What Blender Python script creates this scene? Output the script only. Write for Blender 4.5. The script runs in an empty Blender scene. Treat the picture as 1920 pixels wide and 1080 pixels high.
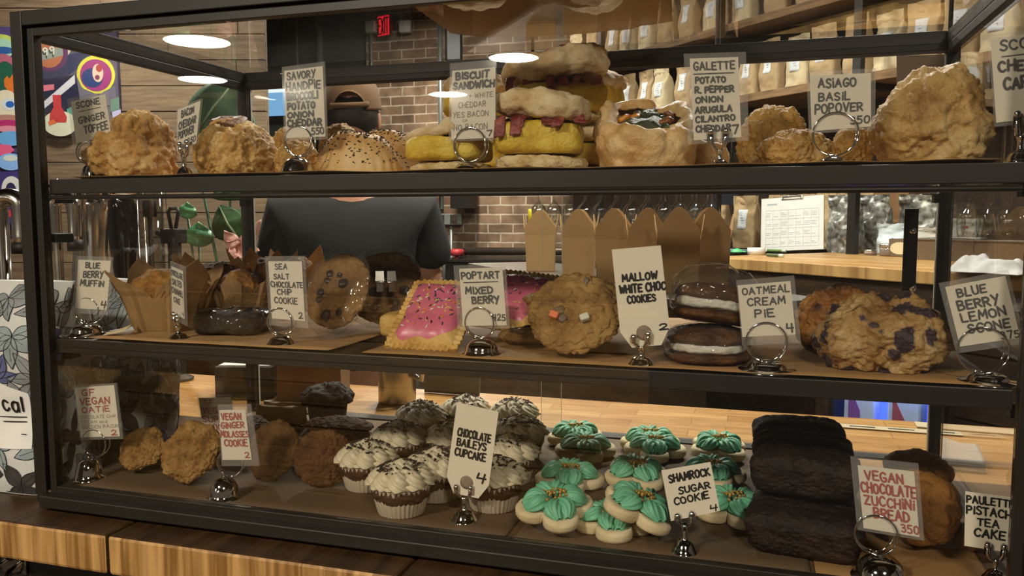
import bpy, bmesh, math, random
from mathutils import Vector, Matrix, noise
from math import sin, cos, pi, radians as R

# ---------------------------------------------------------------- scene, camera, world, light
GLOW, P_FAR, P_NEAR, P_BAR, P_KIT, P_WALL, P_SERV_FILL, LED, COOL = 11, 20, 46, 42, 75, 60, 30, 1.2, .8   # lamp strengths
SC = bpy.context.scene
COL = SC.collection
ZC = 1.07                                   # top of the serving counter above the floor
F = 1523.92                                 # focal length in pixels of the 1920 wide frame
YAW, PIT, ROL = -.2957, -.0888, -.0012
CAM = Vector((.84716, -.76214, 1.42786))
FW = Vector((sin(YAW)*cos(PIT), cos(YAW)*cos(PIT), sin(PIT)))
_r = Vector((cos(YAW), -sin(YAW), 0)); _u = _r.cross(FW)
RT = _r*cos(ROL) + _u*sin(ROL); UP = -_r*sin(ROL) + _u*cos(ROL)
cd = bpy.data.cameras.new('camera'); cam = bpy.data.objects.new('camera', cd); COL.objects.link(cam)
cd.sensor_width = 36; cd.lens = F/1920*36; cd.clip_start = .02; cd.clip_end = 60
cam.matrix_world = Matrix((( RT.x, UP.x, -FW.x, CAM.x), (RT.y, UP.y, -FW.y, CAM.y), (RT.z, UP.z, -FW.z, CAM.z), (0,0,0,1)))
SC.camera = cam
SC.view_settings.view_transform = 'Standard'; SC.view_settings.look = 'None'
SC.view_settings.gamma = 1; SC.view_settings.use_curve_mapping = False
SC.view_settings.exposure = 0
SC.cycles.max_bounces = 10; SC.cycles.transparent_max_bounces = 32; SC.cycles.glossy_bounces = 5
SC.cycles.caustics_reflective = False; SC.cycles.caustics_refractive = False
SC.cycles.sample_clamp_indirect = 3; SC.cycles.use_denoising = True
w = bpy.data.worlds.new('cafe_ambient'); SC.world = w; w.use_nodes = True
w.node_tree.nodes['Background'].inputs[0].default_value = (1, .84, .68, 1)
w.node_tree.nodes['Background'].inputs[1].default_value = .09

def ray(px, py): return FW + RT*((px-960)/F) - UP*((py-540)/F)
def at_y(px, py, Y): d = ray(px, py); return CAM + d*((Y-CAM.y)/d.y)
def at_z(px, py, Z): d = ray(px, py); return CAM + d*((Z-CAM.z)/d.z)
def at_d(px, py, D): return CAM + ray(px, py)*D
def mpp(p): return (Vector(p)-CAM).dot(FW)/F          # metres per pixel at a point
def fore(px): return cos(math.atan((px-960)/F))

# ---------------------------------------------------------------- tagging
def tag(o, label, cat, group=None, kind=None):
    o['label'] = label; o['category'] = cat
    if group: o['group'] = group
    if kind: o['kind'] = kind
    return o
def thing(name, label, cat, loc=(0,0,0), rz=0, group=None):
    o = bpy.data.objects.new(name, None); COL.objects.link(o); o.empty_display_size = .05
    o.location = loc; o.rotation_euler = (0,0,rz)
    return tag(o, label, cat, group)
def struct(o): o['kind'] = 'structure'; return o
def copy_tree(o, parent=None):
    c = o.copy(); COL.objects.link(c); c.parent = parent
    if parent: c.matrix_parent_inverse = o.matrix_parent_inverse
    for ch in o.children: copy_tree(ch, c)
    return c

# ---------------------------------------------------------------- mesh builder
class MB:
    def __init__(s): s.v = []; s.f = []; s.m = []; s.sm = []
    def add(s, vs, fs, mi=0, smooth=False, M=None):
        b = len(s.v)
        s.v += [tuple(M @ Vector(v)) for v in vs] if M is not None else [tuple(v) for v in vs]
        for f in fs: s.f.append(tuple(i+b for i in f)); s.m.append(mi); s.sm.append(smooth)
        return s
    def box(s, x0, x1, y0, y1, z0, z1, mi=0, M=None):
        vs = [(x0,y0,z0),(x1,y0,z0),(x1,y1,z0),(x0,y1,z0),(x0,y0,z1),(x1,y0,z1),(x1,y1,z1),(x0,y1,z1)]
        return s.add(vs, [(0,3,2,1),(4,5,6,7),(0,1,5,4),(1,2,6,5),(2,3,7,6),(3,0,4,7)], mi, False, M)
    def lathe(s, prof, n=32, mi=0, M=None, smooth=True, fn=None):
        vs = []; fs = []
        for (rr, z) in prof:
            for k in range(n):
                a = 2*pi*k/n
                q = fn(rr, z, a) if fn else rr
                vs.append((q*cos(a), q*sin(a), z))
        for i in range(len(prof)-1):
            for k in range(n):
                k2 = (k+1) % n
                fs.append((i*n+k, i*n+k2, (i+1)*n+k2, (i+1)*n+k))
        if prof[0][0] > 1e-6: fs.append(tuple(range(n-1,-1,-1)))
        if prof[-1][0] > 1e-6: fs.append(tuple((len(prof)-1)*n+k for k in range(n)))
        return s.add(vs, fs, mi, smooth, M)
    def tube(s, pts, rad, n=8, mi=0, closed=False, M=None, smooth=True):
        P = [Vector(p) for p in pts]; m = len(P); vs = []; fs = []
        rr = rad if isinstance(rad, (list, tuple)) else [rad]*m
        t0 = (P[1]-P[0]).normalized()
        ref = Vector((0,0,1)) if abs(t0.z) < .9 else Vector((1,0,0))
        nv = t0.cross(ref).normalized()
        for i in range(m):
            if closed: t = (P[(i+1)%m]-P[i-1])
            else: t = P[min(i+1,m-1)]-P[max(i-1,0)]
            t.normalize()
            nv = (nv - t*nv.dot(t))
            nv = nv.normalized() if nv.length > 1e-6 else t.orthogonal().normalized()
            bv = t.cross(nv)
            for k in range(n):
                a = 2*pi*k/n
                vs.append(P[i] + (nv*cos(a)+bv*sin(a))*rr[i])
        L = m if closed else m-1
        for i in range(L):
            i2 = (i+1) % m
            for k in range(n):
                k2 = (k+1) % n
                fs.append((i*n+k, i*n+k2, i2*n+k2, i2*n+k))
        if not closed:
            fs.append(tuple(range(n-1,-1,-1))); fs.append(tuple((m-1)*n+k for k in range(n)))
        return s.add(vs, fs, mi, smooth, M)
    def prism(s, poly, z0, z1, mi=0, M=None, smooth=False):
        n = len(poly)
        vs = [(x,y,z0) for x,y in poly] + [(x,y,z1) for x,y in poly]
        fs = [tuple(range(n-1,-1,-1)), tuple(range(n,2*n))] + [(i,(i+1)%n,n+(i+1)%n,n+i) for i in range(n)]
        return s.add(vs, fs, mi, smooth, M)
    def ball(s, c, r_, n=10, mi=0, M=None):
        if not isinstance(r_, (tuple, list)): r_ = (r_, r_, r_)
        prof = [(sin(pi*i/n), -cos(pi*i/n)) for i in range(n+1)]
        prof[0] = (0,-1); prof[-1] = (0,1)
        T = Matrix.Translation(c) @ Matrix.Diagonal((r_[0], r_[1], r_[2], 1))
        return s.lathe(prof, n+4, mi, (M @ T) if M is not None else T)
    def grid(s, fn, nu, nv, mi=0, closed_u=False, M=None, smooth=True):
        vs = [fn(i/(nu if closed_u else nu-1), j/(nv-1)) for j in range(nv) for i in range(nu)]
        fs = []
        for j in range(nv-1):
            for i in range(nu if closed_u else nu-1):
                i2 = (i+1) % nu
                fs.append((j*nu+i, j*nu+i2, (j+1)*nu+i2, (j+1)*nu+i))
        return s.add(vs, fs, mi, smooth, M)
def ob(name, mb, mats, parent=None, bevel=0, solid=0, sub=0, seg=2):
    me = bpy.data.meshes.new(name)
    me.from_pydata(mb.v, [], mb.f)
    for m in (mats if isinstance(mats, (list, tuple)) else [mats]): me.materials.append(m)
    for p, mi, sm in zip(me.polygons, mb.m, mb.sm): p.material_index = mi; p.use_smooth = sm
    me.update()
    o = bpy.data.objects.new(name, me); COL.objects.link(o)
    if parent: o.parent = parent
    if solid: q = o.modifiers.new('solid', 'SOLIDIFY'); q.thickness = solid; q.offset = 0
    if bevel: q = o.modifiers.new('bevel', 'BEVEL'); q.width = bevel; q.segments = seg; q.limit_method = 'ANGLE'; q.angle_limit = R(40)
    if sub: q = o.modifiers.new('sub', 'SUBSURF'); q.levels = sub; q.render_levels = sub
    return o
def TRS(loc=(0,0,0), rot=(0,0,0), sc=(1,1,1)):
    if not isinstance(sc, (tuple, list)): sc = (sc, sc, sc)
    return Matrix.Translation(loc) @ Matrix.Rotation(rot[2],4,'Z') @ Matrix.Rotation(rot[1],4,'Y') @ Matrix.Rotation(rot[0],4,'X') @ Matrix.Diagonal((*sc, 1))

# ---------------------------------------------------------------- materials
def srgb(c):
    if isinstance(c, str): c = [int(c[i:i+2],16)/255 for i in (0,2,4)]
    return tuple((x/12.92 if x <= .04045 else ((x+.055)/1.055)**2.4) for x in c) + (1,)
_mats = {}
def new_mat(name):
    m = bpy.data.materials.new(name); m.use_nodes = True
    nt = m.node_tree; return m, nt, nt.nodes['Principled BSDF']
def mat(name, col, rough=.5, metal=0, spec=.5, coat=0, emit=None, es=0, sheen=0, sss=0, vary=.12, vs=9, bump=0, bs=60):
    """plain surface with a little procedural variation of tone and relief"""
    if name in _mats: return _mats[name]
    m, nt, b = new_mat(name); c = srgb(col)
    N = nt.nodes; L = nt.links
    b.inputs['Roughness'].default_value = rough; b.inputs['Metallic'].default_value = metal
    b.inputs['Specular IOR Level'].default_value = spec; b.inputs['Coat Weight'].default_value = coat
    b.inputs['Coat Roughness'].default_value = .12
    tc = N.new('ShaderNodeTexCoord')
    if vary:
        n = N.new('ShaderNodeTexNoise'); n.inputs['Scale'].default_value = vs; n.inputs['Detail'].default_value = 4
        L.new(tc.outputs['Object'], n.inputs['Vector'])
        r = N.new('ShaderNodeValToRGB')
        r.color_ramp.elements[0].position = .3; r.color_ramp.elements[1].position = .7
        r.color_ramp.elements[0].color = tuple(x*(1-vary) for x in c[:3]) + (1,)
        r.color_ramp.elements[1].color = tuple(min(1, x*(1+vary)) for x in c[:3]) + (1,)
        L.new(n.outputs['Fac'], r.inputs['Fac']); L.new(r.outputs['Color'], b.inputs['Base Color'])
    else: b.inputs['Base Color'].default_value = c
    if bump:
        n2 = N.new('ShaderNodeTexNoise'); n2.inputs['Scale'].default_value = bs; n2.inputs['Detail'].default_value = 5
        L.new(tc.outputs['Object'], n2.inputs['Vector'])
        bp = N.new('ShaderNodeBump'); bp.inputs['Strength'].default_value = bump; bp.inputs['Distance'].default_value = .003
        L.new(n2.outputs['Fac'], bp.inputs['Height']); L.new(bp.outputs['Normal'], b.inputs['Normal'])
    if emit: b.inputs['Emission Color'].default_value = srgb(emit); b.inputs['Emission Strength'].default_value = es
    if sss: b.inputs['Subsurface Weight'].default_value = sss; b.inputs['Subsurface Radius'].default_value = (.006,.003,.0015); b.inputs['Subsurface Scale'].default_value = 1
    _mats[name] = m; return m
def bake(name, cols, scale=40, bump=.6, bs=180, rough=.55, spec=.35, spots=None, spot_scale=60, spot_size=.28, dist=.004):
    """baked crust: blotches of three browns, fine crumb relief, optional dark or pale inclusions"""
    if name in _mats: return _mats[name]
    m, nt, b = new_mat(name); N = nt.nodes; L = nt.links
    tc = N.new('ShaderNodeTexCoord')
    n = N.new('ShaderNodeTexNoise'); n.inputs['Scale'].default_value = scale; n.inputs['Detail'].default_value = 6; n.inputs['Roughness'].default_value = .62
    L.new(tc.outputs['Object'], n.inputs['Vector'])
    r = N.new('ShaderNodeValToRGB'); cr = r.color_ramp
    cr.elements[0].position = .30; cr.elements[0].color = srgb(cols[0])
    cr.elements[1].position = .72; cr.elements[1].color = srgb(cols[-1])
    if len(cols) > 2: e = cr.elements.new(.5); e.color = srgb(cols[1])
    L.new(n.outputs['Fac'], r.inputs['Fac']); out = r.outputs['Color']
    if spots:
        v = N.new('ShaderNodeTexVoronoi'); v.inputs['Scale'].default_value = spot_scale
        dn = N.new('ShaderNodeMixRGB'); dn.blend_type = 'ADD'; dn.inputs[0].default_value = .022; L.new(tc.outputs['Object'], dn.inputs[1]); dq = N.new('ShaderNodeTexNoise'); dq.inputs['Scale'].default_value = 45; dq.inputs['Detail'].default_value = 4; L.new(tc.outputs['Object'], dq.inputs['Vector']); L.new(dq.outputs['Color'], dn.inputs[2])
        r2 = N.new('ShaderNodeValToRGB'); L.new(dn.outputs[0], v.inputs['Vector']); r2.color_ramp.elements[0].position = spot_size; r2.color_ramp.elements[1].position = spot_size+.08
        r2.color_ramp.elements[0].color = (1,1,1,1); r2.color_ramp.elements[1].color = (0,0,0,1)
        L.new(v.outputs['Distance'], r2.inputs['Fac'])
        mx = N.new('ShaderNodeMix'); mx.data_type = 'RGBA'
        L.new(r2.outputs['Color'], mx.inputs['Factor']); L.new(out, mx.inputs['A']); mx.inputs['B'].default_value = srgb(spots)
        out = mx.outputs['Result']
    L.new(out, b.inputs['Base Color'])
    n2 = N.new('ShaderNodeTexNoise'); n2.inputs['Scale'].default_value = bs; n2.inputs['Detail'].default_value = 5; n2.inputs['Roughness'].default_value = .65
    L.new(tc.outputs['Object'], n2.inputs['Vector'])
    bp = N.new('ShaderNodeBump'); bp.inputs['Strength'].default_value = bump; bp.inputs['Distance'].default_value = dist
    L.new(n2.outputs['Fac'], bp.inputs['Height']); L.new(bp.outputs['Normal'], b.inputs['Normal'])
    b.inputs['Roughness'].default_value = rough; b.inputs['Specular IOR Level'].default_value = spec
    _mats[name] = m; return m
def glass(name, tint=(1,1,1), rough=0.0, haze=0, hazecol=(1,1,1), ior=1.45, boost=1.0):
    """a clear pane: fresnel mirror over a see-through body, with an optional film of haze"""
    if name in _mats: return _mats[name]
    m = bpy.data.materials.new(name); m.use_nodes = True; nt = m.node_tree; N = nt.nodes; L = nt.links; N.clear()
    out = N.new('ShaderNodeOutputMaterial'); tr = N.new('ShaderNodeBsdfTransparent'); tr.inputs[0].default_value = (*tint, 1)
    gl = N.new('ShaderNodeBsdfGlossy'); gl.inputs['Roughness'].default_value = rough
    ge = N.new('ShaderNodeNewGeometry')
    io = N.new('ShaderNodeMix'); io.data_type = 'FLOAT'; io.inputs['A'].default_value = ior; io.inputs['B'].default_value = 1/ior
    L.new(ge.outputs['Backfacing'], io.inputs['Factor'])
    fr = N.new('ShaderNodeFresnel'); L.new(io.outputs['Result'], fr.inputs['IOR'])
    mu = N.new('ShaderNodeMath'); mu.operation = 'MULTIPLY'; mu.inputs[1].default_value = boost; mu.use_clamp = True
    L.new(fr.outputs[0], mu.inputs[0])
    mx = N.new('ShaderNodeMixShader'); L.new(mu.outputs[0], mx.inputs[0])
    body = tr.outputs[0]
    if haze:
        df = N.new('ShaderNodeBsdfDiffuse'); df.inputs[0].default_value = (*hazecol, 1)
        m2 = N.new('ShaderNodeMixShader'); m2.inputs[0].default_value = haze
        L.new(tr.outputs[0], m2.inputs[1]); L.new(df.outputs[0], m2.inputs[2]); body = m2.outputs[0]
    L.new(body, mx.inputs[1]); L.new(gl.outputs[0], mx.inputs[2]); L.new(mx.outputs[0], out.inputs[0])
    _mats[name] = m; return m
def wood(name, c0, c1, scale=(1,14,14), ring=6, rough=.45, coat=0, dist=4, bump=.15, width=.18):
    """straight grained wood; the grain runs along the axis with the smallest scale"""
    if name in _mats: return _mats[name]
    m, nt, b = new_mat(name); N = nt.nodes; L = nt.links
    tc = N.new('ShaderNodeTexCoord'); mp = N.new('ShaderNodeMapping'); mp.inputs['Scale'].default_value = scale
    L.new(tc.outputs['Object'], mp.inputs['Vector'])
    n = N.new('ShaderNodeTexNoise'); n.inputs['Scale'].default_value = ring; n.inputs['Detail'].default_value = 7; n.inputs['Distortion'].default_value = dist*.2
    L.new(mp.outputs[0], n.inputs['Vector'])
    r = N.new('ShaderNodeValToRGB'); cr = r.color_ramp
    cr.elements[0].position = .5-width; cr.elements[0].color = srgb(c0); cr.elements[1].position = .5+width; cr.elements[1].color = srgb(c1)
    L.new(n.outputs['Fac'], r.inputs['Fac']); L.new(r.outputs['Color'], b.inputs['Base Color'])
    bp = N.new('ShaderNodeBump'); bp.inputs['Strength'].default_value = bump; bp.inputs['Distance'].default_value = .002
    L.new(n.outputs['Fac'], bp.inputs['Height']); L.new(bp.outputs['Normal'], b.inputs['Normal'])
    b.inputs['Roughness'].default_value = rough; b.inputs['Coat Weight'].default_value = coat
    _mats[name] = m; return m
def block_wood(name, c0, c1, bw=.22, bh=.045, rough=.4):
    """butcher block: staves of differing tone with grain along X"""
    if name in _mats: return _mats[name]
    m, nt, b = new_mat(name); N = nt.nodes; L = nt.links
    tc = N.new('ShaderNodeTexCoord')
    br = N.new('ShaderNodeTexBrick'); br.inputs['Scale'].default_value = 1; br.inputs['Brick Width'].default_value = bw; br.inputs['Row Height'].default_value = bh
    br.inputs['Mortar Size'].default_value = .0006; br.offset = .37; br.inputs['Bias'].default_value = 0
    br.inputs['Color1'].default_value = srgb(c0); br.inputs['Color2'].default_value = srgb(c1); br.inputs['Mortar'].default_value = tuple(x*.6 for x in srgb(c0)[:3]) + (1,)
    L.new(tc.outputs['Object'], br.inputs['Vector'])
    mp = N.new('ShaderNodeMapping'); mp.inputs['Scale'].default_value = (3, 45, 45); L.new(tc.outputs['Object'], mp.inputs['Vector'])
    n = N.new('ShaderNodeTexNoise'); n.inputs['Scale'].default_value = 5; n.inputs['Detail'].default_value = 6; n.inputs['Distortion'].default_value = .8
    L.new(mp.outputs[0], n.inputs['Vector'])
    r = N.new('ShaderNodeValToRGB'); r.color_ramp.elements[0].color = (.62,.55,.45,1); r.color_ramp.elements[1].color = (1.1,1.08,1.05,1)
    r.color_ramp.elements[0].position = .3; r.color_ramp.elements[1].position = .65
    L.new(n.outputs['Fac'], r.inputs['Fac'])
    mx = N.new('ShaderNodeMix'); mx.data_type = 'RGBA'; mx.blend_type = 'MULTIPLY'; mx.inputs['Factor'].default_value = 1
    L.new(br.outputs['Color'], mx.inputs['A']); L.new(r.outputs['Color'], mx.inputs['B']); L.new(mx.outputs['Result'], b.inputs['Base Color'])
    b.inputs['Roughness'].default_value = rough
    _mats[name] = m; return m
def brick_mat(name, c0, c1, mortar, bw=.215, bh=.076):
    if name in _mats: return _mats[name]
    m, nt, b = new_mat(name); N = nt.nodes; L = nt.links
    tc = N.new('ShaderNodeTexCoord'); mp = N.new('ShaderNodeMapping'); mp.inputs['Rotation'].default_value = (R(90),0,0)
    L.new(tc.outputs['Object'], mp.inputs['Vector'])
    br = N.new('ShaderNodeTexBrick'); br.inputs['Scale'].default_value = 1; br.inputs['Brick Width'].default_value = bw; br.inputs['Row Height'].default_value = bh
    br.inputs['Mortar Size'].default_value = .007; br.inputs['Mortar Smooth'].default_value = .3
    br.inputs['Color1'].default_value = srgb(c0); br.inputs['Color2'].default_value = srgb(c1); br.inputs['Mortar'].default_value = srgb(mortar)
    sp = N.new('ShaderNodeSeparateXYZ'); cb = N.new('ShaderNodeCombineXYZ')
    L.new(tc.outputs['Object'], sp.inputs[0]); L.new(sp.outputs['X'], cb.inputs['X']); L.new(sp.outputs['Z'], cb.inputs['Y'])
    wn = N.new('ShaderNodeTexNoise'); wn.inputs['Scale'].default_value = 12
    L.new(tc.outputs['Object'], wn.inputs['Vector'])
    ad = N.new('ShaderNodeMixRGB'); ad.blend_type = 'ADD'; ad.inputs[0].default_value = .012
    L.new(cb.outputs[0], ad.inputs[1]); L.new(wn.outputs['Color'], ad.inputs[2])
    L.new(ad.outputs[0], br.inputs['Vector'])
    n = N.new('ShaderNodeTexNoise'); n.inputs['Scale'].default_value = 9; n.inputs['Detail'].default_value = 6; L.new(tc.outputs['Object'], n.inputs['Vector'])
    r = N.new('ShaderNodeValToRGB'); r.color_ramp.elements[0].color = (.55,.5,.47,1); r.color_ramp.elements[1].color = (1.2,1.15,1.1,1)
    r.color_ramp.elements[0].position = .3; r.color_ramp.elements[1].position = .7; L.new(n.outputs['Fac'], r.inputs['Fac'])
    mx = N.new('ShaderNodeMix'); mx.data_type = 'RGBA'; mx.blend_type = 'MULTIPLY'; mx.inputs['Factor'].default_value = 1
    L.new(br.outputs['Color'], mx.inputs['A']); L.new(r.outputs['Color'], mx.inputs['B']); L.new(mx.outputs['Result'], b.inputs['Base Color'])
    bp = N.new('ShaderNodeBump'); bp.inputs['Strength'].default_value = .5; bp.inputs['Distance'].default_value = .006; bp.invert = True
    L.new(br.outputs['Fac'], bp.inputs['Height']); L.new(bp.outputs['Normal'], b.inputs['Normal'])
    b.inputs['Roughness'].default_value = .85
    _mats[name] = m; return m

def paper(name, col, trans=.35, vs=30, vary=.12):
    """thin sheet that lets some light through"""
    if name in _mats: return _mats[name]
    m = mat(name, col, .75, 0, .2, vary=vary, vs=vs, bump=.15); nt = m.node_tree; N = nt.nodes; L = nt.links
    b = N['Principled BSDF']; o = N['Material Output']; t = N.new('ShaderNodeBsdfTranslucent'); x = N.new('ShaderNodeMixShader')
    src = b.inputs['Base Color'].links[0].from_socket; L.new(src, t.inputs[0]); x.inputs[0].default_value = trans
    L.new(b.outputs[0], x.inputs[1]); L.new(t.outputs[0], x.inputs[2]); L.new(x.outputs[0], o.inputs[0]); return m
M_BLACK = mat('dark_bronze_metal', '201d17', .45, 0, .45, vary=.1)
M_BLACK2 = mat('matte_black_metal', '17140f', .5, 0, .4)
M_CHROME = mat('chrome', 'd8d6d2', .07, 1, vary=0)
M_STEEL = mat('brushed_steel', 'b4b0aa', .28, 1, vary=.08)
M_PANE = glass('clear_glass', (.985,.99,.985), boost=1.0)
M_PANEB = glass('back_door_glass', (.97,.985,.975), boost=.2)
M_EDGE = mat('polished_glass_edge', 'cfd6c8', .25, 0, .8, vary=0)
M_SLEEVE = glass('laminate_film', (.97,.97,.97), .08, .10, (.85,.82,.78), boost=.7)
M_WRAP = glass('clear_wrap', (.95,.95,.95), .10, .025, (.8,.78,.74), boost=1.1)
M_PAPER = mat('card_stock', 'e6dcc8', .8, 0, .2, vary=.03)
M_PAPERW = mat('white_paper', 'e9e8e4', .8, 0, .2, vary=.03)
M_INK = mat('black_marker', '15120f', .6, vary=0)
M_RED = mat('red_marker', 'a8332c', .6, vary=0)
M_THIN = mat('grey_pen', '6a6258', .7, vary=0)
M_KRAFT = mat('kraft_paper', 'a98a62', .85, 0, .2, vary=.10, vs=30, bump=.2, bs=90)
M_LINER = mat('brown_parchment', 'a9845a', .75, 0, .25, vary=.10, vs=14)

# ---------------------------------------------------------------- handwriting
GL = {
'A':'0,0 4,10 8,0|1.6,3.6 6.4,3.6','B':'0,0 0,10|0,10 ~4.5,10 6,8.6 5.4,6.4 0,5.3|0,5.3 ~5,5.2 6.8,3.4 5.6,.8 0,0','C':'~7,8.4 5,10 2.4,9.6 .4,7 .2,3.6 2,.6 4.8,0 7,1.4',
'D':'0,0 0,10|0,10 ~4,9.4 6.8,7 6.8,3 4,.6 0,0','E':'6.4,10 0,10 0,0 6.6,0|0,5.2 5.4,5.2','F':'6.4,10 0,10 0,0|0,5.2 5,5.2','G':'~7,8.6 5,10 2.2,9.4 .3,6.6 .4,3 2.4,.4 5,.2 7,1.8 7,4.4|7,4.4 4.2,4.4',
'H':'0,0 0,10|7,0 7,10|0,5 7,5','I':'1,0 1,10','i':'1,0 1,6.8|1,9.2 1,10','J':'5,10 5,2 ~5,2 4,.2 1.6,.2 .2,2','K':'0,0 0,10|6.4,10 0,4.6|1.6,5.6 6.8,0','L':'0,10 0,0 6,0',
'M':'0,0 .8,10 4.2,3 7.8,10 8.6,0','N':'0,0 0,10 7,0 7,10','O':'~3.6,10 .8,8.4 0,5 1,1.4 3.6,0 6.4,1.4 7.4,5 6.4,8.6 3.6,10','P':'0,0 0,10|0,10 ~4.6,10 6.4,8 5.2,5.4 0,4.6',
'Q':'~3.6,10 .8,8.4 0,5 1,1.4 3.6,0 6.4,1.4 7.4,5 6.4,8.6 3.6,10|4.4,3 7.6,-.6','R':'0,0 0,10|0,10 ~4.6,10 6.4,8 5.2,5.6 0,5|2.4,5 6.8,0','S':'~6.4,8.6 4.6,10 2,9.8 .6,8 1.4,6.2 4.4,4.8 6.4,3 5.6,.8 3,0 .2,1.2',
'T':'0,10 7.4,10|3.8,10 3.6,0','U':'0,10 0,3.4 ~0,3.4 1.4,.4 3.6,0 6,.8 6.8,3.4|6.8,3.4 6.8,10','V':'0,10 3.6,0 7.2,10','W':'0,10 2,0 4.6,7 7.2,0 9.6,10','X':'0,10 7,0|7,10 0,0','Y':'0,10 3.6,5|7.2,10 2,-1.2',
'Z':'0,10 6.8,10 0,0 7,0','0':'~3,10 .6,8.4 0,5 .8,1.4 3,0 5.4,1.4 6.2,5 5.4,8.6 3,10','1':'1,8.6 2.4,10 2.4,0','2':'~.4,8 2,10 4.8,9.6 5.4,7 3.4,3.6 0,0|0,0 6.4,.2','3':'~.4,9 2.6,10 5,8.8 4.4,6.2 2,5.4|~2,5.4 5,4.6 5.6,2 3.4,0 .2,.8',
'4':'.6,10 0,4.4 6,4.8|4.8,10 4.4,-.6','5':'5.6,10 .8,10 .4,5.8 ~.4,5.8 3.6,6 5.6,3.8 4.6,.8 2,0 0,.8','9':'~5.6,8 3,10 .6,8 1.4,5.4 4.4,5.4 5.6,8|5.6,8 4.6,0','7':'0,9.6 6,10 2.4,0','+':'3,8 3,2|0,5 6,5','.':'.4,0 1,.4',"'":'.8,10 .3,7.4',',':'1,.6 .2,-1.6',
'a':'~5.6,6 3,7 .6,5.4 .2,2.4 2,0 4.4,.8 5.6,3|5.6,6.4 5.6,0','n':'0,0 0,6.6|~0,4.6 2.2,6.8 4.6,6 5,3.6|5,3.6 5,0','d':'~5.4,5.6 3,6.6 .4,5 .2,2 2,0 4.4,.8 5.4,3|5.4,10 5.4,0','o':'~3,7 .6,5.8 .2,3 1.4,.4 3.2,0 5.4,1.4 5.8,4 4.8,6.4 3,7','r':'0,0 0,6.6|~0,4 1.8,6.4 4,6.6',
'c':'~5.6,5.6 3.4,7 .8,5.6 .2,3 1.8,.4 4,.1 5.8,1.6','l':'1,10 1,0'}
def strokes(ch):
    out = []
    for part in GL[ch].split('|'):
        pts = []; curve = False
        for tok in part.split():
            if tok[0] == '~': curve = True; tok = tok[1:]
            x, y = tok.split(','); pts.append((float(x)/10, float(y)/10, curve))
        P = [(a,b) for a,b,_ in pts]
        if curve and len(P) > 2:
            st = next(i for i,p in enumerate(pts) if p[2]); head = P[:st]; Q = P[st:]; sm = []
            for i in range(len(Q)-1):
                p0 = Q[max(i-1,0)]; p1 = Q[i]; p2 = Q[i+1]; p3 = Q[min(i+2,len(Q)-1)]
                for k in range(4):
                    t = k/4
                    sm.append(tuple(.5*((2*p1[j])+(-p0[j]+p2[j])*t+(2*p0[j]-5*p1[j]+4*p2[j]-p3[j])*t*t+(-p0[j]+3*p1[j]-3*p2[j]+p3[j])*t**3) for j in (0,1)))
            sm.append(Q[-1]); P = head + sm
        out.append(P)
    return out
def ink_line(mb, P, wd, y, mi=0):
    """a marker stroke as a flat ribbon with round ends in the XZ plane"""
    h = wd/2; q = 0
    for a, b in zip(P[:-1], P[1:]):
        dx, dz = b[0]-a[0], b[1]-a[1]; l = math.hypot(dx, dz)
        if l < 1e-7: continue
        nx, nz = -dz/l*h, dx/l*h
        q += 1; y -= 2.5e-6                          # each dab a hair in front of the last
        mb.add([(a[0]-nx,y,a[1]-nz),(b[0]-nx,y,b[1]-nz),(b[0]+nx,y,b[1]+nz),(a[0]+nx,y,a[1]+nz)], [(0,1,2,3)], mi)
    for p in P:
        y -= 2.5e-6
        mb.add([(p[0]+h*cos(k*pi/4), y, p[1]+h*sin(k*pi/4)) for k in range(8)], [tuple(range(8))], mi)
def write(mb, text, x0, x1, zb, zt, wd, y, rng, mi=0, slope=0):
    """one line of hand lettering squeezed between x0..x1 and zb..zt"""
    adv = []; x = 0
    for ch in text:
        if ch == ' ': x += .55; adv.append(None); continue
        P = strokes(ch); wch = max(p[0] for s in P for p in s)
        adv.append((x, P)); x += wch + .30
    tot = max(x-.30, .1); k = (x1-x0)/tot; hz = zt-zb
    for a in adv:
        if a is None: continue
        ox, P = a; j = rng.uniform(-.05,.05)*hz; s = rng.uniform(.93,1.07); sh = rng.uniform(-.06,.08)
        for st in P:
            ink_line(mb, [(x0+(ox+px_+sh*pz)*k, zb+j+pz*hz*s+slope*(ox*k)) for px_, pz in st], wd, y, mi)

# ---------------------------------------------------------------- the room shell
YB = 5.6                                        # brick wall behind the bar, parallel to the display case
M_BRICK = brick_mat('old_brick', '735a47', '9c826a', 'c4b8a6')
M_FLOOR = wood('dark_floor_boards', '2a2019', '3d2e22', (1,12,12), 5, .6)
M_CEIL = wood('dark_ceiling_boards', '241a13', '35271c', (1,10,10), 4, .8)
M_GREY = mat('grey_green_paint', '3b423f', .7, vary=.1, vs=1.5)
mb = MB(); mb.box(-6, 5, -3, 8, -.05, 0); struct(ob('floor', mb, M_FLOOR))
mb = MB(); mb.box(-6, 5, -8.5, 8, 3.6, 3.66); struct(ob('ceiling', mb, M_CEIL))
xb0 = at_y(690, 300, YB).x; xb1 = at_y(1160, 300, YB).x + 2.6
mb = MB(); mb.box(xb0, xb1, YB, YB+.2, 0, 3.6); struct(ob('wall_back', mb, M_BRICK))
mb = MB(); mb.box(xb0-3.4, xb0-.001, YB+.05, YB+.25, 0, 3.6); struct(ob('wall_rear_grey', mb, M_GREY))
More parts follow.
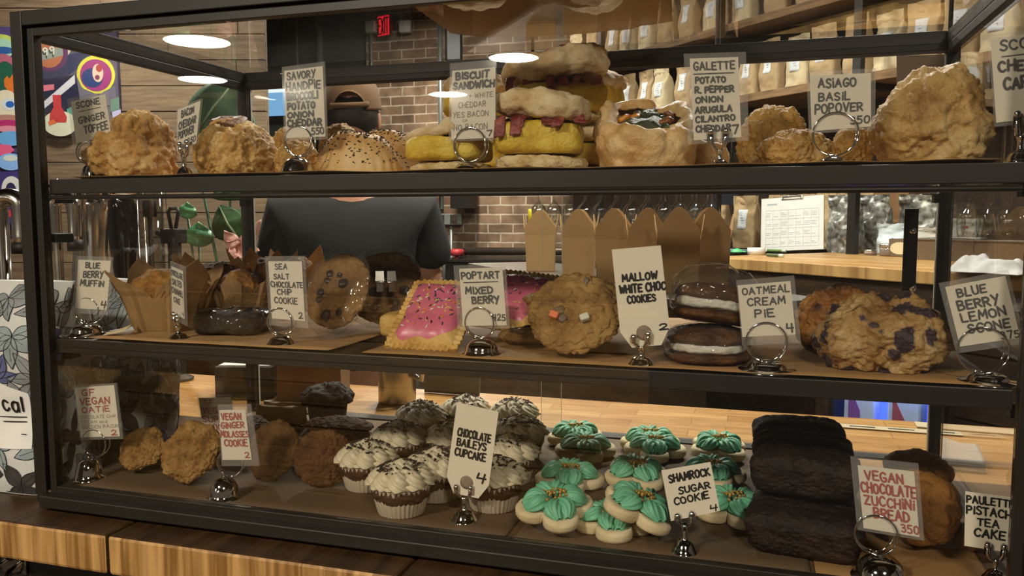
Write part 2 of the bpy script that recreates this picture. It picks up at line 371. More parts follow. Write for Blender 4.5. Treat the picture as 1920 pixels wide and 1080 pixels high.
# plank wall on the left, turned towards the room
WA = -YAW                                       # its angle about the vertical
WL = at_d(300, 300, 4.7); WL.z = 0
M_PLANK = wood('weathered_planks', '655340', '8a755a', (.8,9,9), 5, .7)
mb = MB(); pr = random.Random(4); z = 0
while z < 3.55:
    h = .145; x = -3.0
    while x < .62:
        L_ = min(pr.uniform(.9, 1.9), .62-x+.001)
        mb.box(x, x+L_-.003, pr.uniform(0,.006), .04, z, z+h-.005); x += L_
    z += h
mb.box(-3, .62, .03, .06, 0, 3.6)
o = struct(ob('wall_left_planks', mb, M_PLANK, bevel=.002)); o.location = WL; o.rotation_euler = (0,0,WA)
def at_w(px, py, k=0):                          # point on the plank wall, k metres in front of it
    n = Vector((sin(WA), -cos(WA), 0)); d = ray(px, py); P0 = WL + n*k
    return CAM + d*((P0-CAM).dot(n)/d.dot(n))

# low plank clad wall on the guests' side, mirrored faintly in the lower left of the glass
mb = MB(); pr = random.Random(8); z = .01
while z < 1.0:
    mb.box(-2.6, .45, -2.36, -2.34+pr.uniform(0,.006), z, z+.092); z += .098
mb.box(-2.6, .45, -2.40, -2.36, 0, 1.02); mb.box(-2.62, .47, -2.44, -2.32, 1.02, 1.05)
struct(ob('wall_front_planks', mb, wood('pale_planks', '8a6a44', 'c09a68', (.8,9,9), 5, .7), bevel=.002))

# ---------------------------------------------------------------- serving counter the case stands on
M_HONEY = wood('honey_timber_end', '86602f', 'c79c62', (55,55,1.6), 1.5, .45, dist=3, width=.11)
M_STAIN = wood('dark_stained_timber', '2b1c0f', '4c351f', (9,1.3,9), 3, .42, dist=9)
YF, YK = -.048, .772
mb = MB()
xs = [-1.6, -1.25, -.9, -.55, -.2055, .152, .51, .87, 1.23, 1.59, 1.95, 2.3]
for a, b in zip(xs[:-1], xs[1:]): mb.box(a+.0012, b-.0012, YF, .44, ZC-.046, ZC)
mb.box(-1.6, 2.3, .0, .44, ZC-.06, ZC-.046)
for i, q in enumerate(mb.f):
    vs = [mb.v[k] for k in q]
    if not all(abs(v[1]-YF) < 1e-6 for v in vs): mb.m[i] = 1
ob_c = ob('bar_counter_top', mb, [M_HONEY, M_STAIN], bevel=.004)
tag(ob_c, 'thick plank counter top with pale cut front edge under the pastry case', 'counter')
M_BLOCK = block_wood('butcher_block', 'ae7d40', 'cfa264', .16, .04)
mb = MB(); mb.box(-1.6, 2.3, .4405, YK, ZC-.04, ZC)
tag(ob('back_worktop', mb, M_BLOCK, bevel=.003), 'pale butcher block worktop running behind the pastry case', 'counter')
M_UNDER = mat('dark_bar_front', '1c1712', .7)
mb = MB(); mb.box(-1.6, 2.3, .02, .74, 0.001, ZC-.061)
tag(ob('bar_cabinet', mb, M_UNDER), 'dark bar base below the plank counter top', 'cabinet')
t = thing('purse_hook', 'small chrome double hook below counter edge', 'hook', (at_y(30,1052,.02).x, .02, ZC-.088))
mb = MB(); mb.box(-.02,.02,-.004,0,-.012,.012); ob('plate', mb, M_CHROME, t, bevel=.001)
for s in (-1,1):
    mb = MB(); mb.tube([(s*.012,-.004,.004),(s*.013,-.022,.0),(s*.015,-.034,-.012),(s*.016,-.028,-.024),(s*.016,-.016,-.022)], .003); ob('hook', mb, M_CHROME, t)

# ---------------------------------------------------------------- the pastry case
W, D, ZT = 1.0899, .4506, 1.6662
ZS1, ZS2, ZD = 1.4716, 1.2795, 1.092
case = thing('pastry_display_case', 'dark metal framed glass pastry case with two shelves on the counter', 'display case', (0,0,0))
T = .0172
mb = MB(); mb.box(.018, W-.001, -.012, .008, ZC+.0055, ZC+.0205); mb.box(.0, W, .002, .475, ZC+.006, ZC+.018)
ob('base_plinth', mb, M_BLACK, case, bevel=.0015)
for (x, y) in ((.03,.01),(W-.03,.01),(.03,.44),(W-.03,.44)):
    mb = MB(); mb.lathe([(.011,0),(.012,.002),(.010,.0065)], 16, M=Matrix.Translation((x,y,ZC))); ob('rubber_foot', mb, M_BLACK2, case)
mb = MB(); mb.box(T, W-T, .003, .470, ZC+.018, ZD); ob('deck', mb, mat('deck_board', '5c452c', .6, vary=.1), case)
for (x, y) in ((0,0),(W-T,0),(0,D-T),(W-T,D-T)):
    mb = MB(); mb.box(x, x+T, y, y+T, ZC+.018, ZT); ob('corner_post', mb, M_BLACK, case, bevel=.0012)
for y in (0, D-T):
    mb = MB(); mb.box(T, W-T, y, y+T, ZT-T, ZT); ob('top_rail', mb, M_BLACK, case, bevel=.0012)
    mb = MB(); mb.box(T, W-T, y+.004, y+T, ZC+.018, ZD-.002); ob('bottom_rail', mb, M_BLACK, case)
for x in (0, W-T):
    mb = MB(); mb.box(x, x+T, T, D-T, ZT-T, ZT); mb.box(x+(.0 if x else .004), x+T-(.004 if x else 0), T, D-T, ZT-T-.012, ZT-T); ob('top_rail', mb, M_BLACK, case, bevel=.0012)
# inner frame that holds the front pane
mb = MB(); g = .0025
mb.box(.0218, .0312, g, .014, ZD-.004, 1.6462); mb.box(W-.0312, W-.0218, g, .014, ZD-.004, 1.6462)
mb.box(.0312, W-.0312, g, .014, 1.6368, 1.6462); mb.box(.0312, W-.0312, g, .014, ZD-.003, 1.0985)
ob('front_frame', mb, M_BLACK, case, bevel=.0008)
mb = MB(); mb.box(T, .0218, .008, .016, ZD-.005, 1.648); mb.box(W-.0218, W-T, .008, .016, ZD-.005, 1.648); mb.box(T, W-T, .008, .016, 1.6462, 1.650); ob('gasket', mb, M_BLACK2, case)
mb = MB(); mb.box(.0315, W-.0315, .0070, .0105, 1.0988, 1.6365); ob('front_pane', mb, M_PANE, case)
mb = MB(); mb.box(T+.001, W-T-.001, T+.001, D-T-.001, ZT-.010, ZT-.005); ob('top_pane', mb, M_PANE, case)
for x in (.006, W-.010):
    mb = MB(); mb.box(x, x+.004, T+.0005, D-T-.0005, ZD, ZT-T-.0125); ob('side_pane', mb, M_PANE, case)
mb = MB(); mb.box(T, W-T, D-.026, D-.002, 1.6395, ZT-T); ob('door_track', mb, M_BLACK2, case, bevel=.001)
mb = MB(); mb.box(T, W-T, D-.024, D-.002, ZD, ZD+.004); ob('door_track', mb, M_BLACK2, case)
# two sliding back doors of bare glass; the polished edges catch the light
xe1 = at_y(1015, 500, .434).x; xe2 = at_y(1053, 500, .443).x
def door(x0, x1, y):
    mb = MB(); mb.box(x0, x1, y, y+.004, ZD+.004, 1.6395)
    for i, q in enumerate(mb.f):
        vs = [mb.v[k] for k in q]
        if max(v[0] for v in vs)-min(v[0] for v in vs) < 1e-6: mb.m[i] = 1
    return ob('sliding_door', mb, [M_PANEB, M_EDGE], case)
d1 = door(T+.002, xe2, .443); d2 = door(xe1, W-T-.002, .433)
px0 = at_y(1706, 470, .425); k = mpp(px0)
mb = MB(); mb.box(px0.x-.0085, px0.x+.0085, .4215, .4255, at_y(1706,545,.425).z, at_y(1706,391,.425).z); hd = ob('pull_bar', mb, M_BLACK2, d2, bevel=.001)
for py in (433, 540):
    mb = MB(); p = at_y(1716, py, .42); mb.lathe([(.0045,0),(.0045,.003),(.002,.005)], 14, M=Matrix.Translation((p.x-.003,.4215,p.z)) @ Matrix.Rotation(R(90),4,'X'))
    mb.tube([(p.x-.003,.4255,p.z),(p.x-.003,.433,p.z)], .003); ob('screw', mb, M_STEEL, hd)
# shelves: thin steel frame with a solid deck
for zs, nm in ((ZS1,'shelf'), (ZS2,'shelf')):
    mb = MB()
    mb.box(.0335, W-.0335, .0125, .016, zs-.017, zs); mb.box(.0335, W-.0335, .016, .425, zs-.006, zs-.001)
    mb.box(.0335, W-.0335, .421, .425, zs-.014, zs)
    if zs == ZS1: mb.tube([(.034,.0145,zs-.0215),(W-.034,.0145,zs-.0215)], .0028)
    s_ = ob(nm, mb, M_BLACK, case, bevel=.0008)
    for x in (.022, W-.030):
        for y in (.03, .40):
            mb = MB(); mb.box(x, x+.012, y, y+.016, zs-.028, zs-.0175); mb.box(x-.012, x+.012, y+.003, y+.013, zs-.0175, zs-.0165); ob('shelf_bracket', mb, M_BLACK2, s_)
mb = MB(); mb.box(T+.001, .034, .018, .045, at_y(100,455,.02).z, at_y(100,438,.02).z); ob('latch', mb, M_BLACK2, case, bevel=.0015)
# parchment sheets laid on the shelves and the deck
def liner(name, label, x0, x1, y0, y1, z, amp, seed, m=None):
    def fn(u, v):
        x = x0+(x1-x0)*u; y = y0+(y1-y0)*v
        e = max(0, 1-min(v, 1-v)*14)*.6
        return (x, y, z + .0012 + amp*(.5+.5*noise.noise((x*14, y*14, seed)))*(.35+e))
    mb = MB(); mb.grid(fn, 60, 16); o = ob(name, mb, m or M_LINER, None, solid=.0004)
    return tag(o, label, 'paper')
M_LIN2 = mat('tan_parchment', '9c7648', .75, vary=.08, vs=14)
liner('parchment_sheet', 'brown parchment sheet lining the top shelf under scones and sandwiches', .06, W-.05, .017, .41, ZS1, .005, 1)
liner('parchment_sheet', 'brown parchment sheet under the muffins at far end of middle shelf', .075, .40, .018, .40, ZS2, .002, 2)
liner('parchment_sheet', 'brown parchment sheet under cream pies and blueberry scones on middle shelf', .44, W-.042, .018, .41, ZS2, .002, 3, M_LIN2)
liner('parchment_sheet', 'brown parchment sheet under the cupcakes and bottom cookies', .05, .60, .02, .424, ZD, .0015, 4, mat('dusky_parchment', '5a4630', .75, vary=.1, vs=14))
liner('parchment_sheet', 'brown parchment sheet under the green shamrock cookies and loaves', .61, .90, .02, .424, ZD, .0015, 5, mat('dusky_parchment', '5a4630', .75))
liner('parchment_sheet', 'tan parchment sheet under the tea cakes at right of the case floor', .905, W-.03, .02, .424, ZD, .0012, 6, M_LIN2)

# ---------------------------------------------------------------- price cards and their chrome holders
crng = random.Random(11)
def plane_hit(px, py, P0, yaw):
    n = Vector((sin(yaw), -cos(yaw), 0)); d = ray(px, py)
    return CAM + d*((P0-CAM).dot(n)/d.dot(n))
def price_card(label, cor, Y, yaw, lines, ink=None, sleeve=(.08,.08,.08,.06), shape=None, hole=None, group=None):
    """cor: paper corners TL TR BR BL seen in the photo, projected on the card's own upright plane"""
    cx = sum(c[0] for c in cor)/4; cy = sum(c[1] for c in cor)/4
    yaw = R(yaw); P0 = at_y(cx, cy, Y)
    T_ = [plane_hit(x, y, P0, yaw) for x, y in cor]
    base = (T_[2]+T_[3])/2
    M = Matrix.Translation(base) @ Matrix.Rotation(yaw, 4, 'Z'); Mi = M.inverted()
    q = [Mi @ p for p in T_]
    root = thing('price_card', label, 'price card', base, yaw, group)
    def bl(u, v):                                      # u from left, v from top
        a = q[0].lerp(q[1], u); b = q[3].lerp(q[2], u); p = a.lerp(b, v); return (p.x, p.z)
    def bow(x, z): return 0
    poly = shape or [(0,1),(1,1),(1,0),(0,0)]
    pts = [bl(u, v) for u, v in poly]
    mb = MB(); n = len(pts); yt = .0002
    mb.add([(x,-yt,z) for x, z in pts]+[(x,yt,z) for x, z in pts], [tuple(range(n)), tuple(range(2*n-1,n-1,-1))]+[((i+1)%n,i,n+i,n+(i+1)%n) for i in range(n)])
    ob('paper', mb, M_PAPER if not shape else mat('manila_tag', 'e2d8c2', .8, vary=.03), root)
    if hole:
        hu, hv, hr = hole; x, z = bl(hu, hv); mb = MB()
        mb.lathe([(hr*.45,-.0003),(hr,-.0003),(hr,.0003),(hr*.45,.0003)], 24, M=Matrix.Translation((x,-.0005,z)) @ Matrix.Rotation(R(90),4,'X'))
        ob('reinforcement_ring', mb, mat('ring_card', '8a7a6a', .8), root)
    wd0 = (q[1]-q[0]).length; ht0 = (q[3]-q[0]).length
    mats_used = [M_INK, M_RED, M_THIN]; mb = MB()
    for ln in lines:
        txt, u0, u1, v0, v1 = ln[:5]; vm = (v0+v1)/2; v0, v1 = (v0, v1) if txt == '_' else (vm+(v0-vm)*.84, vm+(v1-vm)*.84); mi = ln[5] if len(ln) > 5 else (ink or 0)
        tmp = MB(); hz = (v1-v0)*ht0; wdt = (u1-u0)*wd0
        sw = ln[6] if len(ln) > 6 else 1
        wd = max(.0005, min(.0032, hz*.205*sw)) if mi != 2 else hz*.10
        if txt == '_': tmp.add([(u0,0,v0),(u1,0,v0),(u1,0,v1),(u0,0,v1)], [(0,3,2,1)], mi)
        else:
            write(tmp, txt, u0*wd0, u1*wd0, -v1*ht0, -v0*ht0, wd, 0, crng, mi)
            tmp.v = [(x/wd0, y, -z/ht0) for x, y, z in tmp.v]
        vs = []
        for u, y, v in tmp.v: x, z = bl(u, v); vs.append((x, -.0007+y, z))
        mb.add(vs, tmp.f, mi)
        mb.m[-len(tmp.f):] = tmp.m
    ob('lettering', mb, mats_used, root)
    if sleeve:
        l, r_, t_, b_ = sleeve
        c = [bl(-l, -t_), bl(1+r_, -t_), bl(1+r_, 1+b_), bl(-l, 1+b_)]; n = 4
        mb = MB(); mb.add([(x,-.0013,z) for x, z in c]+[(x,.0011,z) for x, z in c], [(3,2,1,0)[::-1], (4,5,6,7)[::-1], (0,4,5,1), (1,5,6,2), (2,6,7,3), (3,7,4,0)])
        ob('clear_sleeve', mb, M_SLEEVE, root)
    return root
def ring_holder(label, ring, base, Yc, zs, yaw=0, flange=1.0, dome=.16, twin=.004):
    """weighted dome with a double wire ring; ring = centre and radius in px, base = centre, bottom row, width in px"""
    rc = at_y(ring[0], ring[1], Yc); k = mpp(rc); rr = ring[2]*k
    bx = at_y(base[0], base[1], Yc).x; bw = base[2]*k*.5*fore(base[0])
    root = thing('card_holder', label, 'card holder', (bx, Yc, zs+.0005), R(yaw))
    hz = max(rc.z-rr-zs, .008)
    zt = hz*.93
    mb = MB()
    mb.lathe([(bw,0),(bw,.0008),(bw*.96,.0016),(bw*flange*.86,.0022)]+[(bw*dome+(bw*.82*flange-bw*dome)*cos(a), .0024+(zt-.0024)*sin(a)) for a in [i*pi/2/8 for i in range(1,9)]]+[(bw*dome*.5,zt),(bw*.16,zt+.0004),(bw*.13,zt+.002),(0,zt+.0022)], 40)
    ob('base', mb, M_CHROME, root)
    dx = rc.x-bx
    for j, (off, tw) in enumerate(((-.0034,0),(twin,R(16)))):
        pts = [(dx*cos(0)+rr*cos(a)*cos(tw), off+rr*cos(a)*sin(tw)+.002*sin(a*.5), rc.z-zs+rr*sin(a)) for a in [-pi/2+2*pi*i/40 for i in range(40)]]
        mb = MB(); mb.tube(pts, .00085, 8, closed=True); ob('wire_ring', mb, M_CHROME, root)
    return root
def clip_holder(label, tips, base, stem_py, Yc, zs, yaw=0):
    """bell foot, short flared stem and a forked clip gripping the card between two knobs"""
    bx = at_y(base[0], base[1], Yc).x; p = at_y(base[0], stem_py, Yc); k = mpp(p); bw = base[2]*k*.5*fore(base[0])
    root = thing('card_clip_stand', label, 'card holder', (bx, Yc, zs+.0005), R(yaw))
    h = max(p.z-zs, .014); s = bw*.36
    mb = MB(); mb.lathe([(bw,0),(bw*1.02,.0012),(bw*.93,h*.08),(bw*.80,h*.20),(bw*.66,h*.34),(bw*.52,h*.42),(bw*.26,h*.47),(bw*.22,h*.55),(bw*.20,h*.74),(bw*.26,h*.92),(bw*.34,h),(bw*.22,h),(bw*.16,h*.9),(0,h*.88)], 36)
    ob('base', mb, M_CHROME, root)
    for tx, ty in tips:
        q = at_y(tx, ty, Yc); dx = q.x-bx; z = q.z-zs
        mb = MB(); m = Vector((dx*.95, -.003, h+(z-h)*.45))
        mb.tube([(dx*.12,0,h*.9),(dx*.6,-.001,h+.001),m,(dx,-.0035,z)], [.0016,.0022,.0024,.0016], 8)
        mb.box(dx-.003, dx+.003, -.0042, -.0026, h+(z-h)*.35, z-.001)
        mb.ball((dx,-.0035,z), .0034, 8); ob('jaw', mb, M_CHROME, root)
    return root
YT = .045
B = 1.5
price_card('price card reading scone ginger toffee behind leftmost scone', [(133,191),(197,177),(209,254),(143,268)], .075, 8,
  [('SCONE',.14,.82,.04,.20),('_',.2,.82,.27,.285),('GINGER',.16,.90,.40,.57),('TOFFEE',.28,.95,.64,.84)])
ring_holder('chrome ring holder half hidden behind the leftmost scone', (163,287,20), (168,326,40), .075, ZS1, yaw=8)
price_card('narrow turned price card reading bacon cheddar popover', [(333,206),(376,189),(368,268),(333,284)], YT, -16,
  [('BACON',.2,.75,.06,.24),('CHEDDAR',.08,.88,.30,.50),('POPOVER',.06,.82,.53,.73),('350',.55,.95,.80,.95)], sleeve=(.03,.06,.04,.04))
clip_holder('chrome bell clip holding the bacon cheddar popover card', [(342,272),(360,268)], (346,328,40), 292, YT, ZS1, -16)
price_card('tall price card reading savory handpie broccoli potato onion cheddar', [(533,133),(605,124),(610,256),(537,259)], YT, 6,
  [('SAVORY',.08,.80,.03,.15),('HANDPiE',.05,.92,.175,.31),('BROCCOLI',.06,.84,.34,.455,0,B),('POTATO',.07,.76,.48,.59,0,B),('ONION',.06,.72,.615,.71,0,B),('CHEDDAR',.05,.92,.73,.84,0,B),('550',.66,.97,.86,.97)], sleeve=(.05,.06,.06,.04))
ring_holder('chrome dome ring holder of the savory handpie card', (560,266,28), (557,329,76), YT, ZS1, yaw=6)
price_card('price card reading biscuit sandwich yes bacon or no bacon', [(848,133),(929,126),(929,258),(846,262)], YT, 0,
  [('BiSCUiT',.1,.85,.03,.14,0,B),('SANDWiCH',.04,.97,.17,.28,0,B),('+ WHITE',.40,.94,.34,.42,2),('CHEDDAR',.16,.78,.46,.55,2),('YES BACON',.04,.84,.60,.69,2),('OR',.26,.37,.715,.755,2),('NO BACON',.06,.82,.78,.88,2),('7',.82,.93,.88,.98)], sleeve=(.05,.02,.11,.03))
ring_holder('chrome dome ring holder of the biscuit sandwich card', (882,273,32), (877,327,64), YT, ZS1)
price_card('tall price card reading galette potato pepper onion arugula', [(1293,110),(1384,107),(1390,257),(1301,263)], YT, 4,
  [('GALETTE',.08,.92,.04,.15),('_',.06,.9,.185,.198),('POTATO',.1,.72,.23,.31,0,B),('R. PEPPER',.08,.88,.345,.43,0,B),('ONION',.08,.64,.47,.55,0,B),('ARUGULA',.06,.82,.59,.675,0,B),('CILANTRO',.06,.88,.71,.79,0,B),('CHEDDAR',.06,.78,.825,.91,0,B),('7',.82,.94,.84,.96)], sleeve=(.12,.16,.06,.05))
clip_holder('chrome bell clip holding the galette card', [(1333,248),(1361,247)], (1349,318,48), 282, YT, ZS1)
price_card('price card reading asiago basil popover', [(1518,142),(1633,137),(1633,237),(1522,246)], YT, 0,
  [('ASiAGO',.14,.75,.06,.24),('BASiL',.14,.65,.31,.48),('POPOVER',.07,.86,.52,.70),('350',.66,.97,.78,.94)], sleeve=(.05,.07,.08,.05))
ring_holder('chrome dome ring holder of the asiago basil popover card', (1566,253,40), (1561,312,70), YT, ZS1)
price_card('price card cut by right picture edge, first word scone', [(1857,72),(1985,57),(1996,215),(1868,230)], YT, 0,
  [('SCONE',.13,.84,.04,.17),('_',.14,.85,.225,.238),('CHEDDAR',.09,1.02,.28,.42,0,1.2),('CARROT',.15,.88,.48,.63,0,1.2)], sleeve=(.03,.03,.04,.05))
clip_holder('chrome bell clip at right end of the top shelf', [(1905,216),(1932,214)], (1912,302,66), 256, YT, ZS1)
ca = thing('price_card', 'back of a price card leaning against the rear glass of the top shelf', 'price card', (at_y(1727,150,.36).x, .36, ZS1+.075), R(6))
c0 = at_y(1680,102,.36); c1 = at_y(1772,102,.36); c2 = at_y(1727,165,.36)
mb = MB(); hw = (c1.x-c0.x)/2; mb.prism([(-hw,-.005+0),(hw,0),(hw,.045),(-hw,.045)], -.0004, .0004, M=Matrix.Rotation(R(80),4,'X')); ob('paper', mb, mat('card_back', '7c6c5c', .7, vary=.05), ca)
ca.location.z = at_y(1727,170,.36).z
mb = MB(); mb.tube([(0,.01,-.005),(0,.012,-(ca.location.z-ZS1))], .002); mb.lathe([(.018,0),(.016,.004),(.004,.01)], 20, M=Matrix.Translation((0,.012,-(ca.location.z-ZS1)))); ob('stand', mb, M_CHROME, ca)

Y2 = .048
price_card('price card reading blueberry muffin on double ring holder', [(147,487),(208,489),(200,581),(141,578)], Y2, 10,
  [('BLUE',.25,.68,.04,.17),('BERRY',.2,.80,.21,.36),('MUFFiN',.12,.84,.40,.54),('4',.82,.97,.82,.98)], sleeve=(.06,.06,.08,.10))
ring_holder('chrome wide foot double ring holder of the blueberry muffin card', (164,584,25), (163,639,102), Y2, ZS2, flange=.75, dome=.34, yaw=10)
price_card('steeply turned price card reading chocolate salted caramel cake', [(321.5,499),(343,508),(346,598),(323,585)], Y2, -31,
  [('CHOCOLATE',0.02,.98,.06,.19),('SALTED',.1,.88,.25,.38),('CARAMEL',.05,.97,.43,.57),('CAKE',.2,.72,.62,.75),('4',.84,.98,.86,.96)], sleeve=(.05,.18,.10,.12))
clip_holder('chrome bell clip holding the chocolate salted caramel cake card', [(330,590),(340,594)], (335,648,44), 612, Y2, ZS2, -20)
price_card('price card reading sea salt chocolate chip cookie', [(503,490),(566,490),(572,602),(510,597)], Y2, 4,
  [('SEA',.2,.55,.04,.14),('SALT',.14,.60,.21,.31),('CHOCOLATE',.04,.99,.345,.45),('CHiP',.22,.64,.47,.58),('COOKiE',.12,.80,.61,.73),('2',.83,.95,.86,.97)], sleeve=(.08,.10,.09,.12))
ring_holder('chrome ring holder of the sea salt cookie card', (526,604,26), (528,660,58), Y2, ZS2, yaw=4)
price_card('price card reading poptart mixed berry', [(861,504),(942,501),(950,610),(868,611)], Y2, 2,
  [('POPTART',.05,.92,.06,.19,0,1.2),('_',.08,.88,.235,.25),('MIXED',.12,.74,.32,.45,0,1.3),('BERRY',.26,.87,.48,.62,0,1.3),('425',.70,.98,.8,.92)], sleeve=(.12,.07,.06,.05))
ring_holder('chrome dome ring holder of the poptart card', (900,606,29), (903,685,76), Y2, ZS2, dome=.25)
TAG = [(0,1-.17),(.21,1),(.80,1),(1,1-.17),(1,0),(0,0)]
price_card('cut corner paper tag reading mallow white choc cookies', [(1147,468),(1239,460),(1259,645),(1166,654)], .035, 0,
  [('MALLOW',.16,.86,.25,.335,0,1.3),('WHITE CHOC',.08,1.0,.36,.45,0,1.3),('COOKIES',.22,.78,.475,.555,0,1.3),('2',.80,.97,.78,.85,0,1.2)], sleeve=None, shape=TAG, hole=(.48,.86,.0075))
clip_holder('chrome bell clip gripping the mallow cookie tag', [(1189,632),(1216,626)], (1202,698,52), 650, .035, ZS2)
price_card('price card reading oatmeal cream pie', [(1383,535),(1482,527),(1492,627),(1392,632)], .042, 0,
  [('OATMEAL',.08,.96,.05,.20),('CREAM',.16,.86,.26,.42),('PiE',.28,.64,.48,.65),('4',.85,.97,.78,.96)], sleeve=(.02,.08,.10,.16))
ring_holder('chrome wide foot ring holder of the oatmeal cream pie card', (1437,642,37), (1437,716,114), .042, ZS2, flange=.78, dome=.38)
price_card('price card reading blueberry lemon scone', [(1772,538),(1885,517),(1913,633),(1800,650)], .04, 0,
  [('BLUE',.17,.64,.06,.21,0,1.1),('BERRY',.13,.80,.26,.43,0,1.1),('LEMON',.14,.86,.46,.62,0,1.1),('SCONE',.2,.88,.66,.82,0,1.1),('375',.70,.99,.86,.99)], sleeve=(.09,.06,.08,.10))
ring_holder('chrome wide foot ring holder of the blueberry lemon scone card', (1842,657,43), (1851,740,122), .04, ZS2, flange=.8, dome=.40)

def ydeck(px, py): return at_z(px, py, ZD+.001).y
Yd = ydeck(175,903)+.010
price_card('red lettered price card reading vegan oatie', [(140,727),(214,722),(225,818),(152,820)], Yd, 6,
  [('GF',.18,.48,.04,.18,1),('VEGAN',.1,.84,.21,.36,1),('OATiE',.13,.82,.39,.51,1),('CHOCOLATE CHiP,',.02,.99,.56,.63,2),('PECAN and',.06,.72,.66,.73,2),('GOLDEN RAiSiN',.07,.99,.75,.83,2),('2',.8,.94,.86,.98,1)], sleeve=(.02,.07,.04,.05))
ring_holder('chrome dome ring holder of the vegan oatie card', (177,832,26), (168,906,66), Yd, ZD, twin=.001, yaw=6)
Yd2 = .21
price_card('red lettered price card reading vegan super cookie, half hidden', [(372,746),(433,745),(446,826),(385,828)], Yd2, 4,
  [('GF',.16,.46,.04,.17,1),('VEGAN',.08,.84,.21,.37,1),('SUPER',.03,.90,.41,.56,1),('COOKiE',.15,.95,.60,.76,1)], sleeve=(.03,.03,.06,.05))
ring_holder('chrome ring holder partly hidden behind the vegan ginger molasses card', (402,827,18), (404,868,44), Yd2, ZD, yaw=4)
Yd3 = ydeck(428,934)
price_card('red lettered price card reading vegan ginger molasses cookie', [(411,769),(460,768),(472,862),(417,862)], Yd3, 14,
  [('VEGAN',.08,.80,.05,.20,1),('GiNGER',.04,.88,.23,.37,1),('MOLASSES',.01,1.0,.41,.55,1),('COOKiE',.12,.92,.58,.73,1),('2',.80,.95,.84,.96,1)], sleeve=(.03,.25,.11,.12))
ring_holder('chrome dome ring holder of the vegan ginger molasses card', (431,869,25), (421,938,72), Yd3, ZD, yaw=14)
Yc4 = ydeck(871,976)
price_card('leaning cut corner tag reading chocolate baileys cupcake', [(857,754),(935,772),(913,938),(834,921)], Yc4-.002, 0,
  [('CHOCOLATE',.12,.90,.265,.36,0,1.2),('BAILEYS',.14,.82,.375,.465,0,1.2),('CUPCAKE',.12,.84,.485,.58,0,1.2),('4',.70,.90,.71,.82,0,1.1)], sleeve=None, shape=TAG, hole=(.48,.85,.0075))
clip_holder('chrome bell clip gripping the cupcake tag', [(858,912),(885,913)], (871,979,50), 932, Yc4, ZD)
Yc5 = ydeck(1283,1036)
price_card('price card reading shamrock sugar cookie', [(1240,882),(1332,866),(1350,958),(1258,977)], Yc5-.002, 0,
  [('SHAMROCK',.12,.94,.10,.27,0,1.2),('SUGAR',.27,.90,.37,.52,0,1.2),('COOKIE',.14,.84,.56,.71,0,1.2),('4',.82,.96,.84,.98)], sleeve=None)
clip_holder('chrome bell clip holding the shamrock cookie card', [(1271,966),(1298,962)], (1283,1040,50), 984, Yc5, ZD)
Yc6 = ydeck(1648,1084)
price_card('red lettered price card reading vegan chocolate zucchini bread', [(1608,872),(1714,884),(1724,1007),(1619,990)], Yc6, 0,
  [('VEGAN',.12,.78,.05,.22,1),('CHOCOLATE',.03,.99,.24,.42,1),('ZUCCHiNi',.07,.94,.44,.61,1),('BREAD',.22,.84,.63,.81,1),('350',.69,.99,.83,.97,1)], sleeve=(.12,.08,.13,.04))
ring_holder('chrome dome ring holder of the vegan zucchini bread card', (1642,1002,37), (1650,1092,118), Yc6, ZD, twin=.005)
Yc7 = ydeck(1865,1084)
price_card("price card reading pistachio tea cake at lower right corner", [(1810,921),(1919,935),(1915,1040),(1808,1023)], Yc7, 0,
  [("PAULETTE'S",.03,.98,.05,.20,0,1.2),('PiSTACHiO',.03,.97,.24,.40,0,1.2),('TEA',.22,.59,.45,.60,0,1.2),('CAKE',.17,.70,.63,.80,0,1.2),('25',.76,.98,.83,.97)], sleeve=None)
clip_holder('chrome bell clip holding the pistachio tea cake card', [(1850,1020),(1881,1024)], (1866,1088,54), 1050, Yc7, ZD)

# ---------------------------------------------------------------- pastry shapes
def fit(x0, x1, yt, Y, zs):
    """floor position, width and height of a thing whose outline spans x0..x1 and tops out at row yt, standing Y deep"""
    cx = (x0+x1)/2; c = at_y(cx, yt, Y); k = mpp(c)
    return Vector((c.x, Y, zs+.0018)), (x1-x0)*k*fore(cx), c.z-zs-.0018
_ico = {}
def ico(sub):
    if sub not in _ico:
        bm = bmesh.new(); bmesh.ops.create_icosphere(bm, subdivisions=sub, radius=1)
        _ico[sub] = ([v.co.copy() for v in bm.verts], [tuple(v.index for v in f.verts) for f in bm.faces]); bm.free()
    return _ico[sub]
def nz(p, kind, seed):
    q = p + Vector((seed*7.13, seed*3.77, seed*1.91))
    if kind == 'f': return noise.fractal(q, .8, 2.1, 4)
    if kind == 'v': d = noise.voronoi(q)[0]; return .55-d[0]
    if kind == 'c': d = noise.voronoi(q)[0]; return min(d[1]-d[0], .35)*2-.4      # cracks between plates
    if kind == 'r': return 1-2*abs(noise.noise(q))-noise.noise(q*2.3)*.4-.5           # ridges
    return noise.noise(q)
def blob(mb, rx, ry, h, seed, amps, p=2.3, sub=5, flat=.74, mi=0, M=None, shape=None, pz=None, keep=True):
    vs, fs = ico(sub); out = []; pz = pz or p
    for n in vs:
        r_ = (abs(n.x)**p+abs(n.y)**p)**(1/p) if p != 2 else math.hypot(n.x, n.y)
        l = (r_**pz+abs(n.z)**pz)**(1/pz)
        v = Vector((rx*n.x/l, ry*n.y/l, h*.5*n.z/l))
        if shape: v = shape(v, n)
        d = 0
        for a, fr, kd in amps: d += a*nz(v*fr, kd, seed)
        out.append(v+n*d)
    lo = -h*.5*flat
    for v in out:
        if v.z < lo: v.z = lo+(v.z-lo)*.06
    z0 = min(v.z for v in out); z1 = max(v.z for v in out)
    k = h/(z1-z0) if keep else 1
    mb.add([(v.x, v.y, (v.z-z0)*k) for v in out], fs, mi, True, M)
    return mb

